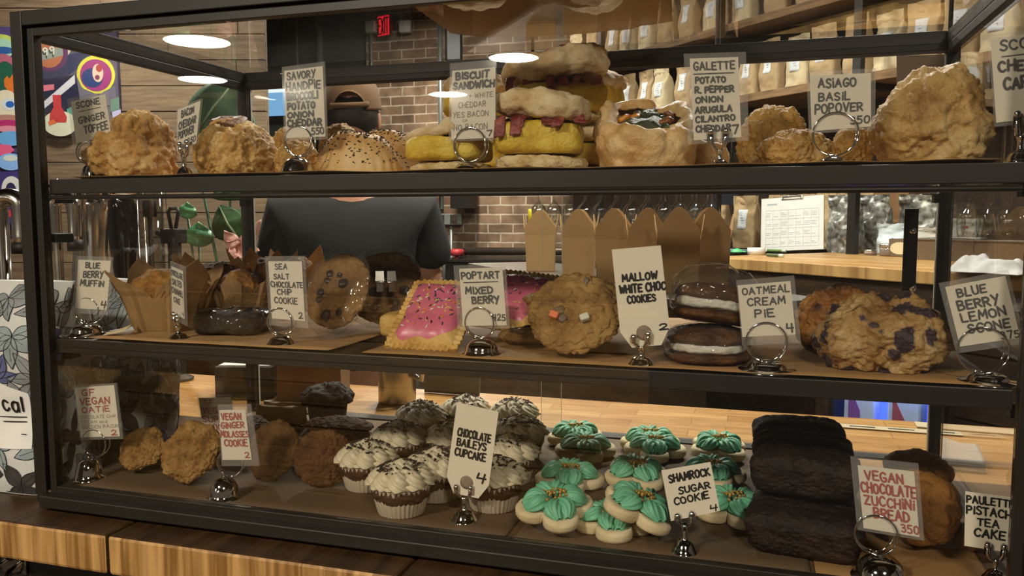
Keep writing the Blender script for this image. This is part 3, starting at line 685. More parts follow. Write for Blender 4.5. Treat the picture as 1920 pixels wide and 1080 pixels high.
C_SCONE = bake('golden_scone_crust', ['845a28','bd8f4c','dcc08a'], 28, .8, 170, .55, .35)
C_SCONEP = bake('pale_scone_crust', ['80582a','b8955a','d2bc8a'], 22, .8, 150, .45, .4)
C_POP = bake('popover_crust', ['86602e','bd9450','dcbe82'], 34, 1.0, 120, .5, .4)
C_POPD = bake('dark_popover_crust', ['74501f','a8803c','c8a464'], 34, 1.0, 120, .5, .4)
C_BISC = bake('biscuit_crust', ['b08c58','d2b688','e4d6b2'], 24, .5, 200, .6, .3)
C_BISCB = bake('biscuit_crumb', ['c7a468','dcc592','ead9b0'], 50, .9, 220, .75, .2)
C_EGG = bake('baked_egg', ['b08c22','d6b436','e2cc66'], 40, .6, 220, .4, .45)
C_BACON = bake('cooked_bacon', ['3c1518','7a2c2c','a8604c'], 70, .5, 200, .35, .6)
C_HAND = bake('glazed_hand_pie_crust', ['a87236','cba468','d8be8c'], 18, .35, 160, .48, .45)
C_GAL = bake('galette_pastry', ['a87438','d0ac72','e4d0a4'], 20, .7, 120, .35, .5)
C_KALE = bake('cooked_greens', ['1d2210','39401c','5a5a26'], 60, .8, 150, .35, .5)
C_PEP = bake('roast_pepper', ['a85418','cf8a26','d8a838'], 60, .4, 150, .3, .6)
C_BEAN = bake('roast_onion', ['4a2a14','7a4a22','955e30'], 60, .4, 150, .3, .6)
C_MUF = bake('muffin_crumb', ['6a4218','9a6a2c','b98a4a'], 40, .9, 160, .6, .3)
C_CHOC = bake('dark_chocolate_cake', ['120a06','1e120c','2c1b12'], 50, .9, 200, .6, .25)
C_LOAF = bake('black_cocoa_crust', ['120b08','21160f','36241a'], 40, .8, 160, .5, .3)
C_COOK = bake('cookie_crust', ['5e4020','93703e','b08e56'], 30, 1.0, 130, .6, .3)
C_COOKD = bake('chip_cookie_crust', ['5a3c1c','86602f','a07a44'], 26, .8, 120, .55, .3)
C_OAT = bake('oat_cookie_crust', ['5e4020','8e6836','ad8a56'], 60, 1.0, 150, .7, .25)
C_MOL = bake('molasses_cookie_crust', ['3a2210','5c3a1a','74502a'], 40, .8, 260, .6, .3)
C_PIE = bake('oatmeal_pie_cookie', ['3a2210','5a3718','7a5028'], 45, .9, 170, .5, .35)
C_BLUE = bake('blueberry_scone_crust', ['6e4a22','ab8652','cdb586'], 22, 1.0, 110, .45, .4, spots='3e2f34', spot_scale=44, spot_size=.34)
C_TEA = bake('tea_cake_crust', ['5e3814','86581f','a4742f'], 26, .7, 190, .55, .35)
C_CHUNK = mat('chocolate_chunk', '3a2a20', .4, vary=.1)
C_CREAM = mat('vanilla_cream', 'd8d2c4', .55, vary=.05, bump=.3, bs=120)
C_FROST = mat('buttercream', 'cfc3a6', .5, vary=.05, sss=.1)
C_CRUMB = mat('cookie_crumb', '2a1f16', .8)
C_LINERC = mat('pleated_paper_liner', 'c3b49c', .7, vary=.05)
C_MINT = mat('mint_icing', '6cb592', .45, vary=.08, vs=40, sss=.1)
C_SUGAR = bake('sugar_cookie', ['c4ad82','dac8a2','e6d8b8'], 22, .25, 220, .65, .25)
C_GOLD = mat('gold_sugar_beads', 'b8924a', .3, .35, vary=.2)
C_PINK = mat('pink_icing', 'cc6880', .35, vary=.08, vs=30)
C_TART = bake('tart_pastry', ['a8772e','cda35a','dcbf82'], 30, .5, 150, .5, .35)
C_TULIP = paper('tulip_baking_paper', 'c6a473', .5)
C_SEED = mat('dark_seeds', '3a2412', .7)
A_SC = lambda s: [(s*.11, 1.7/s, 'f'), (s*.11, 4.2/s, 'v'), (s*.06, 9/s, 'v'), (s*.03, 20/s, 'v'), (s*.035, 6/s, 'c')]

def lump(name, label, cat, px, Y, zs, m, seed, ry=None, amps=None, p=2.4, rz=0, group=None, flat=.74, sub=5, rx_=0, dz=0, hmul=1):
    loc, wd, ht = fit(px[0], px[1], px[2], Y, zs)
    mb = MB(); s = wd*.5
    blob(mb, s*.97, (ry or .8)*s, ht*hmul, seed, amps or A_SC(wd*.5), p, sub, flat)
    o = ob(name, mb, m); o.location = loc+Vector((0,0,dz)); o.rotation_euler = (rx_, 0, rz)
    return tag(o, label, cat, group)

# ---- top shelf
def sc_shape(k):                                    # wedge scone: leans up to one side
    def f(v, n): return Vector((v.x, v.y, v.z*(1+k*v.x/.06)))
    return f
def scone(label, px, Y, zs, m, seed, lean, ry=.75, group=None, amps=None, rise=0):
    loc, wd, ht = fit(*px, Y, zs); mb = MB(); s = wd*.5
    blob(mb, s*.96, s*ry, ht, seed, amps or A_SC(s*1.05), 2.6, 6, .8, shape=lambda v, n: Vector((v.x*(1-.28*max(0, v.z/(ht*.5))) + lean*max(0, v.z), v.y*(1-.2*max(0, v.z/(ht*.5))), v.z*(1+rise*v.x/s))))
    o = ob('scone', mb, m); o.location = loc
    return tag(o, label, 'scone', group)
scone('craggy golden ginger scone at far end of the top shelf', (146,338,205), .105, ZS1, C_SCONE, 3, .10, rise=.38)
scone('large craggy pale gold scone at right end of the top shelf', (1632,1862,119), .11, ZS1, C_SCONEP, 8, .05, rise=.14)
PA = lambda s: [(s*.07, 2/s, 'f'), (s*.07, 3.2/s, 'r'), (s*.035, 8/s, 'r'), (s*.02, 18/s, 'f')]
def popover(label, px, Y, m, seed, ry=.9, cap=False, group=None, rz=0, zs=ZS1):
    loc, wd, ht = fit(*px, Y, zs); s = wd*.5; mb = MB()
    blob(mb, s*.95, s*ry, ht, seed, PA(s), 2.1, 6, .72)
    o = ob('popover', mb, m); o.location = loc; o.rotation_euler = (0,0,rz); tag(o, label, 'popover', group)
    if cap:
        c = MB(); blob(c, s*.44, s*.38, s*.17, seed+9, [(s*.05,60,'f')], 2.6, 4, .5)
        q = ob('bacon_piece', c, bake('browned_bacon_top', ['4a2c1a','6e4630','85583c'], 60, .5, 150, .4, .4), o); q.location = (-s*.05, -s*.16, ht*.89); q.rotation_euler = (R(24),R(4),0)
        q['label'] = 'brown crisp piece on the popover crown'
    return o
popover('round shaggy golden popover with brown crisp cap', (360,520,222), .105, C_POP, 12, .92, True)
popover('golden popover behind the savory handpie card, left of two', (498,592,236), .21, C_POPD, 13)
popover('small golden popover seen through ring of the savory handpie holder', (508,606,262), .115, C_POP, 14, .7)
popover('golden popover behind the seeded hand pie, right of the savory handpie card', (592,684,230), .27, C_POPD, 15)
# hand pies with seeded glaze
def handpie(label, px, Y, seed, rz, group=None):
    loc, wd, ht = fit(*px, Y, ZS1); s = wd*.5
    root = thing('hand_pie', label, 'hand pie', loc, rz, group)
    hz = []
    def fn(u, v):
        a = 2*pi*u; r_ = v
        cr = 1+.014*sin(a*26)*max(0, (v-.82)/.18)
        z = ht*(1-r_**3.2)**.75*(1-.12*cos(a)*r_)+.003*(1 if v < .97 else 0)
        q = Vector((r_*s*cr*cos(a), r_*s*.66*cr*sin(a), z))
        q.z += .0035*noise.fractal(q*30+Vector((seed,0,0)), .8, 2, 4)*(1-r_**4); q.z = max(q.z, .0008)
        return q
    mb = MB(); mb.grid(lambda u, v: fn(u, .001+.999*v), 120, 30, closed_u=True)
    mb.prism([(s*.97*cos(2*pi*k/60), s*.64*sin(2*pi*k/60)) for k in range(60)], 0, .004)
    ob('crust', mb, C_HAND, root)
    g = random.Random(seed); mb = MB()
    for k in range(420):
        a = g.random(); v = .96*math.sqrt(g.random()); p = fn(a, v)
        q = g.uniform(.0008, .0018); mb.ball(p+Vector((0,0,q*.3)), (q, q*.6, q*.5), 4, M=None)
    c = ob('seed_topping', mb, C_SEED, root); c['kind'] = 'stuff'
    return root
handpie('glossy hand pie strewn with dark seeds, in front of its twin', (580,762,253), .10, 21, -.05)
handpie('seeded hand pie tucked behind the front one, left of the egg sandwich', (664,792,247), .22, 22, .3)
# biscuit sandwiches
def sandwich(label, loc, wd, ht, seed, rz=0, tilt=(0,0), bacon=True, split=(.25,.36,.39), ry=.85, group=None, zoff=0, lid=True):
    root = thing('biscuit_sandwich', label, 'sandwich', loc, rz, group); s = wd*.5
    hb, he, ht_ = [ht*q for q in split]
    mb = MB(); blob(mb, s*.95, s*ry*.95, hb, seed, [(s*.07,30,'f'),(s*.09,80,'v'),(s*.05,180,'v')], 3.0, 5, .9); ob('bottom_biscuit', mb, C_BISCB, root)
    mb = MB(); blob(mb, s*.93, s*ry*.92, he*1.15, seed+1, [(s*.07,22,'f'),(s*.02,90,'v')], 5, 5, .9)
    e = ob('egg_patty', mb, C_EGG, root); e.location = (-s*.02, -s*.06, hb*.86); e.rotation_euler = (0,0,R(6))
    zb = hb*.86+he*1.1
    if bacon:
        g = random.Random(seed)
        for k in range(6):
            x = s*(-.80+.32*k); mb = MB(); L_ = s*1.24*ry; wv = g.uniform(.010,.015); ph = g.uniform(0,6); dr = g.uniform(.018,.030) if k < 2 else g.uniform(.004,.014)
            def fb(u, v, x=x, ph=ph, wv=wv, dr=dr, L_=L_):
                y = -L_*.98+2*L_*.9*v; hang = max(0, (.14-v)/.14)
                return Vector((x+(u-.5)*wv*(1+.2*sin(9*v+ph))+.002*sin(12*v+ph), y+hang*.004, .002*sin(22*v+ph+u*2)+.0015*u - dr*hang))
            mb.grid(fb, 5, 30); b = ob('bacon', mb, C_BACON, root, solid=.0022, sub=1); b.location = (0,0,zb+.0015); b.rotation_euler = (0,0,g.uniform(-.15,.15))
        zb += .004
    if lid:
        mb = MB(); blob(mb, s, s*ry, ht_*1.05, seed+2, [(s*.14,22,'f'),(s*.08,55,'v'),(s*.045,130,'v'),(s*.04,40,'c')], 2.9, 5, .75)
        t_ = ob('top_biscuit', mb, C_BISC, root); t_.location = (0,0,zb-.002+zoff); t_.rotation_euler = (R(tilt[0]), R(tilt[1]), R(-5))
    return root
l, w_, h_ = fit(928,1104,163,.085,ZS1)
sandwich('front egg and bacon biscuit sandwich with bacon hanging over the egg', l, w_, h_*.97, 31, R(4), (0,6), True, (.24,.36,.36), .8)
l, w_, h_ = fit(766,926,224,.085,ZS1)
sandwich('plain egg biscuit sandwich left of the bacon one, behind the ring holder', l, w_, h_, 35, R(-6), (2,-10), False, (.26,.42,.30), .8)
l, w_, h_ = fit(950,1140,110,.215,ZS1)
sandwich('lower egg biscuit sandwich of the rear pile, mostly hidden', l+Vector((.012,.01,0)), w_*.95, h_*.46, 41, R(20), (0,0), False, (.26,.40,.34))
sandwich('egg and bacon biscuit sandwich on top of the rear pile', l+Vector((0,0,h_*.46)), w_*1.0, h_*.54, 44, R(14), (0,-9), True, (.12,.44,.52))
l2, w2, h2 = fit(1052,1158,128,.30,ZS1)
sandwich('lower biscuit sandwich at the back right of the pile, mostly hidden', l2+Vector((.008,0,0)), w2*.95, h2*.5, 47, R(50), (0,0), False, (.26,.40,.34))
sandwich('egg biscuit sandwich topmost at the back right of the pile', l2+Vector((.008,0,h2*.5)), w2, h2*.5, 48, R(-20), (0,10), False, (.15,.5,.35))
l3, w3, h3 = fit(836,952,137,.27,ZS1)
sandwich('lower biscuit sandwich behind the biscuit sandwich card, mostly hidden', l3, w3*.97, h3*.5, 51, R(12), (0,0), False, (.26,.42,.32))
sandwich('biscuit sandwich topmost behind the biscuit sandwich card', l3+Vector((0,0,h3*.5)), w3, h3*.5, 52, R(-10), (0,0), False, (.2,.4,.40))
# galettes
def galette(label, loc, wd, ht, seed, rz, tiltx=16):
    root = thing('galette', label, 'galette', loc, rz); Rr = wd*.5; g = random.Random(seed)
    def fn(u, v):
        a = 2*pi*u; front = .5-.5*sin(a)                     # 1 towards the viewer
        pl = ((u*5+seed*.3+.06*sin(9*u*6.28)) % 1); saw = pl if pl < .8 else (1-pl)*4
        rim = ht*(1-.50*front**1.3)
        K = [(0,.0),(Rr*.80,.0),(Rr*.98,rim*.34),(Rr*(1.0+.05*saw),rim*.62),(Rr*(.86+.10*saw),rim*.94),(Rr*(.70+.14*saw),rim*(1.02-.10*saw)),(Rr*(.58+.10*saw),rim*.86)]
        t = v*(len(K)-1); i = min(int(t), len(K)-2); q = t-i
        p0 = K[max(i-1,0)]; p1 = K[i]; p2 = K[i+1]; p3 = K[min(i+2,len(K)-1)]
        r_, z = [.5*((2*p1[j])+(-p0[j]+p2[j])*q+(2*p0[j]-5*p1[j]+4*p2[j]-p3[j])*q*q+(-p0[j]+3*p1[j]-3*p2[j]+p3[j])*q**3) for j in (0,1)]
        P = Vector((max(r_,.0005)*cos(a), max(r_,.0005)*.9*sin(a), max(z,0)))
        d = .007*noise.fractal(P*30+Vector((seed,0,0)), .9, 2, 4); P += Vector((cos(a)*d, sin(a)*d, d*.8 if z > .004 else 0)); P.z = max(P.z, 0)
        return P
    mb = MB(); mb.grid(fn, 110, 44, closed_u=True); s = ob('pastry_shell', mb, C_GAL, root, solid=.0035)
    zf = ht*.60
    for k in range(26):
        a = g.uniform(0, 2*pi); r_ = Rr*.55*math.sqrt(g.random()); m, nm = [(C_KALE,'greens'),(C_KALE,'greens'),(C_PEP,'pepper_piece'),(C_BEAN,'onion_piece')][k % 4]
        sz = g.uniform(.006,.011); mb = MB(); blob(mb, sz, sz*g.uniform(.5,.9), sz*1.0, seed+k, [(sz*.3,140,'f')], 2.3, 3, .9)
        c = ob(nm, mb, m, root); c.location = (r_*cos(a), r_*sin(a)*.9, zf+.35*ht*(r_*sin(a)/Rr)+g.uniform(-.004,.005)); c.rotation_euler = (g.uniform(-.6,.6), g.uniform(-.6,.6), a)
    mb = MB(); blob(mb, Rr*.66, Rr*.6, ht*.7, seed+50, [(.004,60,'f')], 2.2, 4, .9); c = ob('filling', mb, C_KALE, root); c.location = (0,0,.004)
    return root
l, w_, h_ = fit(1116,1306,178,.10,ZS1)
galette('folded pastry galette with greens and peppers in its open middle', l, w_, h_*.98, 3, R(10))
l, w_, h_ = fit(1250,1372,226,.165,ZS1)
galette('second galette, half behind the galette card', l, w_*.92, h_*.95, 5, R(70))
popover('crinkled popover behind right of the galette card, left of three', (1380,1522,195), .17, C_POPD, 61, .8)
popover('crinkled golden popover in front, beside the asiago ring holder', (1418,1568,240), .105, C_POP, 62, .62)
popover('golden popover behind the asiago ring holder', (1556,1640,232), .19, C_POPD, 63, .8)

# ---- middle shelf
def muffin(label, loc, wd, seed, rz, ht=.085, group=None, fullness=1.0, domeh=.030):
    root = thing('muffin', label, 'muffin', loc, rz, group); r0 = wd*.30; r1 = wd*.43
    g = random.Random(seed); pk = [g.uniform(.8,1.15) for _ in range(4)]
    def fn(u, v):
        a = 2*pi*u; q = (u*4) % 1; c = 1-abs(2*q-1); idx = int(u*4) % 4
        zt = ht*(.58+.44*c**1.2*pk[idx]) - (.006 if abs(q-.0) < .04 else 0)
        z = zt*v; zc = z/ht
        r_ = r0+(r1-r0)*min(zc/.6,1)**.9 + max(0,zc-.55)*wd*.34
        sq = 1+.10*max(0,zc-.35)*(abs(sin(2*a))*2-1)
        jog = .0022*(1 if int(u*8+.5) % 2 else -1)
        return Vector(((r_*sq+jog)*cos(a), (r_*sq+jog)*sin(a), z))
    mb = MB(); mb.grid(fn, 96, 14, closed_u=True, smooth=False)
    mb.prism([(r0*cos(2*pi*k/32), r0*sin(2*pi*k/32)) for k in range(32)], 0, .0006)
    ob('paper_wrapper', mb, C_TULIP, root, solid=.0005)
    mb = MB(); blob(mb, r1*.80, r1*.80, domeh*2, seed+1, [(.004,50,'f'),(.003,130,'v')], 2.2, 5, .4, keep=False)
    t_ = ob('muffin_top', mb, C_MUF, root); t_.location = (0,0,ht*.40)
    return root
def mslot(x0, x1, yt, Y): l, w_, h_ = fit(x0, x1, yt, Y, ZS2); return l, w_, h_
l, w_, h_ = mslot(212,410,492,.115); muffin('blueberry muffin in tulip paper at front, between the two leftmost cards', l, w_, 71, R(20), h_)
l, w_, h_ = mslot(322,482,478,.235); muffin('muffin in tulip paper behind the narrow turned card', l, w_*.9, 72, R(50), h_)
l, w_, h_ = mslot(432,556,466,.30); muffin('muffin in tulip paper behind the sea salt card, left', l, w_*.9, 73, R(10), h_)
l, w_, h_ = mslot(500,612,468,.355); muffin('muffin in tulip paper at the back, right of the sea salt card', l, w_*.92, 74, R(35), h_)
l, w_, h_ = mslot(392,505,500,.19); muffin('low muffin in tulip paper above the dark wrapped cake', l, w_*.95, 75, R(65), h_*.96)
mb = MB(); mb.grid(lambda u, v: Vector((.028*(u-.5), .022*(v-.5), .001+.006*(u+.3*v)**2)), 8, 6); o = ob('paper_scrap', mb, mat('curled_paper', 'cdb892', .8), None, solid=.0004); o.location = Vector((at_y(222,632,.05).x, .05, ZS2+.003)); o.rotation_euler = (0,0,.5)
tag(o, 'small curled scrap of pale paper beside the blueberry muffin holder', 'paper')
# dark cake under clear wrap
l, w_, h_ = mslot(362,516,572,.115)
root = thing('chocolate_cake', 'dark chocolate cake under shiny clear wrap, left of sea salt holder', 'cake', l, .2)
mb = MB(); blob(mb, w_*.43, w_*.40, h_*.88, 81, [(.003,40,'f'),(.002,200,'v')], 4, 5, .95, pz=5); ob('cake', mb, C_CHOC, root)
mb = MB(); blob(mb, w_*.49, w_*.46, h_*1.02, 82, [(.005,26,'r'),(.003,70,'r')], 3, 5, .95); ob('clear_wrap', mb, M_WRAP, root)
# cookies
def cookie(name, label, loc, rx, th, seed, m, rot=(0,0,0), chips=0, wrap=False, group=None, cat='cookie', cracks=1.0, chunk=None, rough=1.0):
    root = thing(name, label, cat, loc, 0, group); root.rotation_euler = rot
    mb = MB(); amps = [(rx*.05*rough, 1.6/rx, 'f'), (rx*.05*cracks, 4.2/rx, 'c'), (rx*.03*rough, 9/rx, 'v'), (rx*.012, 26/rx, 'f')]
    blob(mb, rx, rx*.98, th, seed, amps, 2.05, 6, .8, keep=True, shape=lambda v, n: Vector((v.x, v.y, v.z*(1 if v.z > 0 else .8))))
    ob('cookie_body', mb, m, root); g = random.Random(seed)
    if wrap: root.location.z += rx*.11
    for k in range(chips):
        a = g.uniform(0, 6.28); r_ = rx*.75*math.sqrt(g.random()); sz = g.uniform(.004,.0075)
        mb = MB(); blob(mb, sz, sz*.85, sz*1.1, seed+k, [(sz*.2,120,'f')], 3, 3, .9)
        c = ob('chocolate_chip', mb, chunk or C_CHUNK, root); c.location = (r_*cos(a), r_*sin(a), th*(.93-.5*(r_/rx)**2)-sz*.45); c.rotation_euler = (g.uniform(-.4,.4), g.uniform(-.4,.4), a)
    if wrap:
        mb = MB(); blob(mb, rx*1.07, rx*1.10, th*1.25, seed+5, [(.0035,24,'r'),(.002,70,'r')], 2.2, 5, .95); ob('clear_wrap', mb, M_WRAP, root)
    return root
def lean(px0, px1, pyt, pyb, Y, zs, deg, th):
    """a disc leaning back: centre of its underside, radius and rotation"""
    cx = (px0+px1)/2; c = at_y(cx, (pyt+pyb)/2, Y); k = mpp(c); r_ = (px1-px0)*.5*k*fore(cx)
    a = R(deg); return Vector((c.x, Y+th*sin(a), zs+.002+r_*sin(a))), r_, (a, 0, 0)
l, r_, ro = lean(552,706,530,655,.12,ZS2,68,.016)
c = cookie('chip_cookie', 'wrapped chocolate chip cookie standing in front, right of sea salt card', l, r_, .017, 91, C_COOKD, (ro[0],0,R(-14)), 9, True)
l, r_, ro = lean(640,786,532,650,.19,ZS2,66,.016)
cookie('chip_cookie', 'wrapped chocolate chip cookie leaning behind, beside the pink tart', l, r_, .017, 92, C_COOKD, (ro[0],0,R(10)), 8, True)
for px in (657, 712, 735):
    p = at_y(px, 529, .15); root = thing('binder_clip', 'small chrome clip on the cookie wrapping, %s of three' % {657:'leftmost',712:'middle',735:'rightmost'}[px], 'clip', p, R(-10+(px-657)*.6), 'chrome clips on the cookie wrapping')
    k = mpp(p); mb = MB(); mb.prism([(-.006,0),(.006,0),(.0052,.014),(-.0052,.014)], -.0008, .0008, M=Matrix.Rotation(R(78),4,'X')); mb.tube([(-.006,-.001,.0),(.006,-.001,.0)], .0016); ob('jaw', mb, M_STEEL, root, bevel=.0004)
    mb = MB(); mb.box(-.004,.004,-.0005,.0005,-.012,.0); ob('tongue', mb, M_STEEL, root)
# frosted tarts
def poptart(label, loc, wd, ln, rot, seed, sprinkles):
    root = thing('frosted_tart', label, 'toaster tart', loc); root.rotation_euler = rot; hw = wd/2; hl = ln/2
    def fn(u, v):
        x = (u-.5)*2; y = (v-.5)*2; m_ = max(abs(x), abs(y)); e = max(0, (m_-.80)/.20)
        dome = .0085*(1-min(1, max(abs(x)/.84, abs(y)/.86))**6)
        cr = .0013*sin(x*hw*900)*(1 if abs(y) > .82 else 0)+.0013*sin(y*hl*900)*(1 if abs(x) > .8 else 0)
        X = x*hw*(1-.03*abs(y)**6); Y = y*hl*(1-.02*abs(x)**6)
        return Vector((X+.0008*noise.noise(Vector((y*6,seed,0))), Y+.0008*noise.noise(Vector((x*6,seed,3))), .0035+dome+cr*min(1,e*3)+.0008*noise.noise(Vector((x*4,y*4,seed)))))
    mb = MB(); mb.grid(fn, 70, 90); n0 = len(mb.v)
    mb.grid(lambda u, v: Vector((fn(u,v).x, fn(u,v).y, -.0015 if .03 < u < .97 and .03 < v < .97 else .0008)), 30, 30)
    def edge(t):
        t = t % 1 * 4; i = int(t); q = t-i
        return [(q,0),(1,q),(1-q,1),(0,1-q)][i]
    mb.grid(lambda u, v: (lambda p: Vector((p.x, p.y, p.z*v+.0008*(1-v))))(fn(*edge(u))), 200, 4, closed_u=True)
    ob('pastry', mb, C_TART, root)
    def out(a): return .80+.05*sin(3*a+1)+.04*sin(7*a+seed)+.03*sin(5*a)
    def ic(a, v):
        r_ = v*out(a); sx = cos(a); sy = sin(a); l_ = (abs(sx)**5+abs(sy)**5)**.2
        x = sx/l_*r_; y = sy/l_*r_+.05; b = fn(.5+x*.5, min(.99, .5+y*.5)); th = .0030*(1-v**5)
        return b+Vector((0,0,th+.0006*noise.noise(Vector((x*5,y*5,seed+2)))))
    mb = MB(); mb.grid(lambda u, v: ic(2*pi*u, .001+.999*v), 90, 24, closed_u=True)
    icing = ob('icing', mb, C_PINK, root); g = random.Random(seed)
    cm = [mat('sprinkle_white','e6dcd2',.4,vary=0), mat('sprinkle_orange','d88a3a',.4,vary=0), mat('sprinkle_blue','39406a',.4,vary=0), mat('sprinkle_yellow','d8c060',.4,vary=0), mat('sprinkle_brown','4a2620',.4,vary=0)]
    proto = []
    for m in cm:
        mb = MB(); mb.tube([(-.0022,0,0),(-.0018,0,0),(.0018,0,0),(.0022,0,0)], [.0003,.0008,.0008,.0003], 6); proto.append((mb, m))
    me_ = {}
    for k in range(sprinkles):
        a = g.uniform(0, 2*pi); v = .9*math.sqrt(g.random()); p = ic(a, v); 
        if p.y < -hl*.2 and g.random() < .35: p = ic(g.uniform(.4, 2.6), .8*math.sqrt(g.random()))
        i = k % 5
        if i not in me_: s = me_[i] = ob('sprinkle', proto[i][0], proto[i][1], icing)
        else: s = me_[i].copy(); COL.objects.link(s); s.parent = icing
        s.location = p+Vector((0,0,.0004)); s.rotation_euler = (g.uniform(-.2,.2), g.uniform(-.2,.2), g.uniform(0,3.14))
    return root
p = at_y(784, 664, .055); k = mpp(p)
wd = 152*k*fore(784)
poptart('pink frosted tart with rainbow sprinkles leaning at the front', Vector((p.x+.006, .055+.048*cos(R(40)), ZS2+.003+.05*sin(R(40)))), wd*1.02, .108, (R(40), 0, R(-3)), 5, 96)
p = at_y(955, 600, .17)
poptart('pink frosted tart half hidden behind the poptart card', Vector((p.x-.004, .215, ZS2+.040)), wd*.95, .105, (R(38), R(4), R(-12)), 8, 50)
mb = MB(); blob(mb, wd*.46, .04, .030, 99, [(.001,60,'f')], 6, 4, .96); o = ob('frosted_tart', mb, C_TART); o.location = (at_y(790,600,.17).x+.004, .155, ZS2+.002); tag(o, 'plain tart lying under the leaning pink tart, mostly hidden', 'toaster tart')
# mallow cookies
l, r_, ro = lean(984,1166,556,690,.062,ZS2,50,.02)
mc = cookie('mallow_cookie', 'big cracked mallow cookie leaning at front with orange and white cubes', l, r_, .024, 101, C_COOK, (ro[0],0,0), 3, False, cracks=1.6, chunk=mat('grey_chunk','6a5644',.5))
for (x, y, mt, nm) in ((-.018,-.013,mat('orange_mallow','d8744a',.6,vary=.05),'orange'),(.014,-.015,mat('pale_mallow','cfd0bc',.6,vary=.05),'pale')):
    mb = MB(); mb.box(-.0048,.0048,-.0038,.0038,0,.007); c = ob('marshmallow', mb, mt, mc, bevel=.0015); c.location = (x,y,.0205); c.rotation_euler = (.1,.1,.5 if x > 0 else -.3); c['label'] = nm+' marshmallow cube'
for k, (px, py, Y, zz, lb) in enumerate([(1050,640,.19,0,'mallow cookie lying lowest in the pile behind the cracked one'),(1058,610,.19,.019,'mallow cookie second from the bottom of the rear pile'),(1054,580,.185,.038,'mallow cookie topmost of the rear pile beside the tag'),(985,640,.125,0,'mallow cookie lying flat left of the big cracked one')]):
    p = at_y(px, py, Y); cookie('mallow_cookie', lb, Vector((p.x+(.004 if k == 1 else 0), Y+(.012 if k==3 else .0), ZS2+.002+zz)), .047 if k < 3 else .034, .0185, 104+k, C_COOKD, (0,0,k), 4)
# cream pies
def cream_pie(label, px, Y, ztop, rot, seed, wrap, th=.038, zb=None):
    p = at_y((px[0]+px[1])/2, ztop, Y); rr = (px[1]-px[0])*.5*mpp(p)*fore(sum(px)/2)
    root = thing('cream_pie', label, 'cream pie', Vector((p.x, Y, zb))); root.rotation_euler = rot
    for nm, z, h, f in (('bottom_cookie',0,th*.42,.8),('top_cookie',th*.55,th*.47,.5)):
        mb = MB(); blob(mb, rr, rr, h, seed+int(z*999), [(.0015,50,'f'),(.0016,160,'v'),(.001,90,'c')], 2.1, 5, f); c = ob(nm, mb, C_PIE, root); c.location = (0,0,z)
    mb = MB(); blob(mb, rr*.95, rr*.95, th*.33, seed+3, [(.0018,60,'f'),(.0008,200,'f')], 2.2, 5, .9, pz=4); c = ob('cream_filling', mb, C_CREAM, root); c.location = (0,0,th*.32)
    if wrap:
        mb = MB(); blob(mb, rr*1.08, rr*1.06, th*wrap, seed+5, [(.005,20,'r'),(.003,60,'r')], 2.2, 5, .9); c = ob('clear_bag', mb, M_WRAP, root); c.location = (0,0,-.001)
    return root
cream_pie('dark oatmeal cream pie lying lower of the two', (1246,1408), .075, 660, (0,0,.4), 111, 1.12, .036, ZS2+.002)
cream_pie('tilted oatmeal cream pie on top, in a clear bag', (1258,1412), .078, 575, (R(3),R(9),1.2), 115, 1.55, .040, ZS2+.040)
# blueberry scones
scone('big blueberry lemon scone with dark berry bursts at front', (1530,1788,545), .085, ZS2, C_BLUE, 121, .06, .72)
scone('browned blueberry scone behind, between cream pie card and big scone', (1488,1650,531), .20, ZS2, bake('brown_scone_crust', ['6a3e16','a06a2e','c09252'], 22, .8, 130, .45, .4, spots='30201e', spot_scale=26, spot_size=.12), 123, .1, .9)

# ---- case floor
def on_deck(px, py, z=0): return at_z(px, py, ZD+.002+z)
p = on_deck(258,885); cookie('oat_cookie', 'oat cookie leaning at far left of the case floor', Vector((p.x+.005, p.y+.008, ZD+.03)), .030, .018, 131, C_OAT, (R(55),R(-12),R(20)), 0, rough=2)
p = on_deck(345,905); cookie('oat_cookie', 'lumpy oat cookie leaning in front, left of the ginger molasses holder', Vector((p.x+.004, p.y+.015, ZD+.036)), .039, .022, 132, C_OAT, (R(58),0,R(6)), 0, rough=2.6)
p = on_deck(330,868); cookie('oat_cookie', 'oat cookie lying flat behind the two leaning ones', Vector((p.x, p.y+.045, ZD+.003)), .042, .02, 133, C_OAT, (0,0,1), 0, rough=2.4)
p = on_deck(395,850); cookie('oat_cookie', 'dark chunky oat cookie behind the super cookie card', Vector((p.x, p.y+.085, ZD+.003)), .040, .03, 134, C_MOL, (0,0,2), 0, rough=3)
Ym = on_deck(520,925).y
l, r_, ro = lean(448,566,800,930,Ym+.035,ZD,64,.018)
cookie('molasses_cookie', 'sugared molasses cookie leaning, right of the ginger molasses card', l, r_*1.05, .020, 141, bake('sugared_molasses', ['3f2a14','5c4020','74542e'], 50, .9, 300, .6, .3), (ro[0],0,R(-12)), 0, cracks=1.3)
l, r_, ro = lean(540,640,795,938,Ym+.030,ZD,72,.02)
cookie('molasses_cookie', 'dark molasses cookie leaning, left of the front cupcakes', l+Vector((0,.005,0)), r_*1.15, .026, 142, C_MOL, (ro[0],0,R(24)), 0, cracks=1.3)
p = on_deck(610,860); cookie('molasses_cookie', 'molasses cookie lying lower in the pile behind', Vector((p.x, p.y+.05, ZD+.003)), .052, .022, 143, C_MOL, (0,0,1), 0)
cookie('molasses_cookie', 'molasses cookie lying upper in the pile behind', Vector((p.x-.006, p.y+.052, ZD+.026)), .050, .022, 144, C_MOL, (R(4),R(5),2), 0)
p2 = at_y(614, 760, p.y+.16); k = mpp(p2)
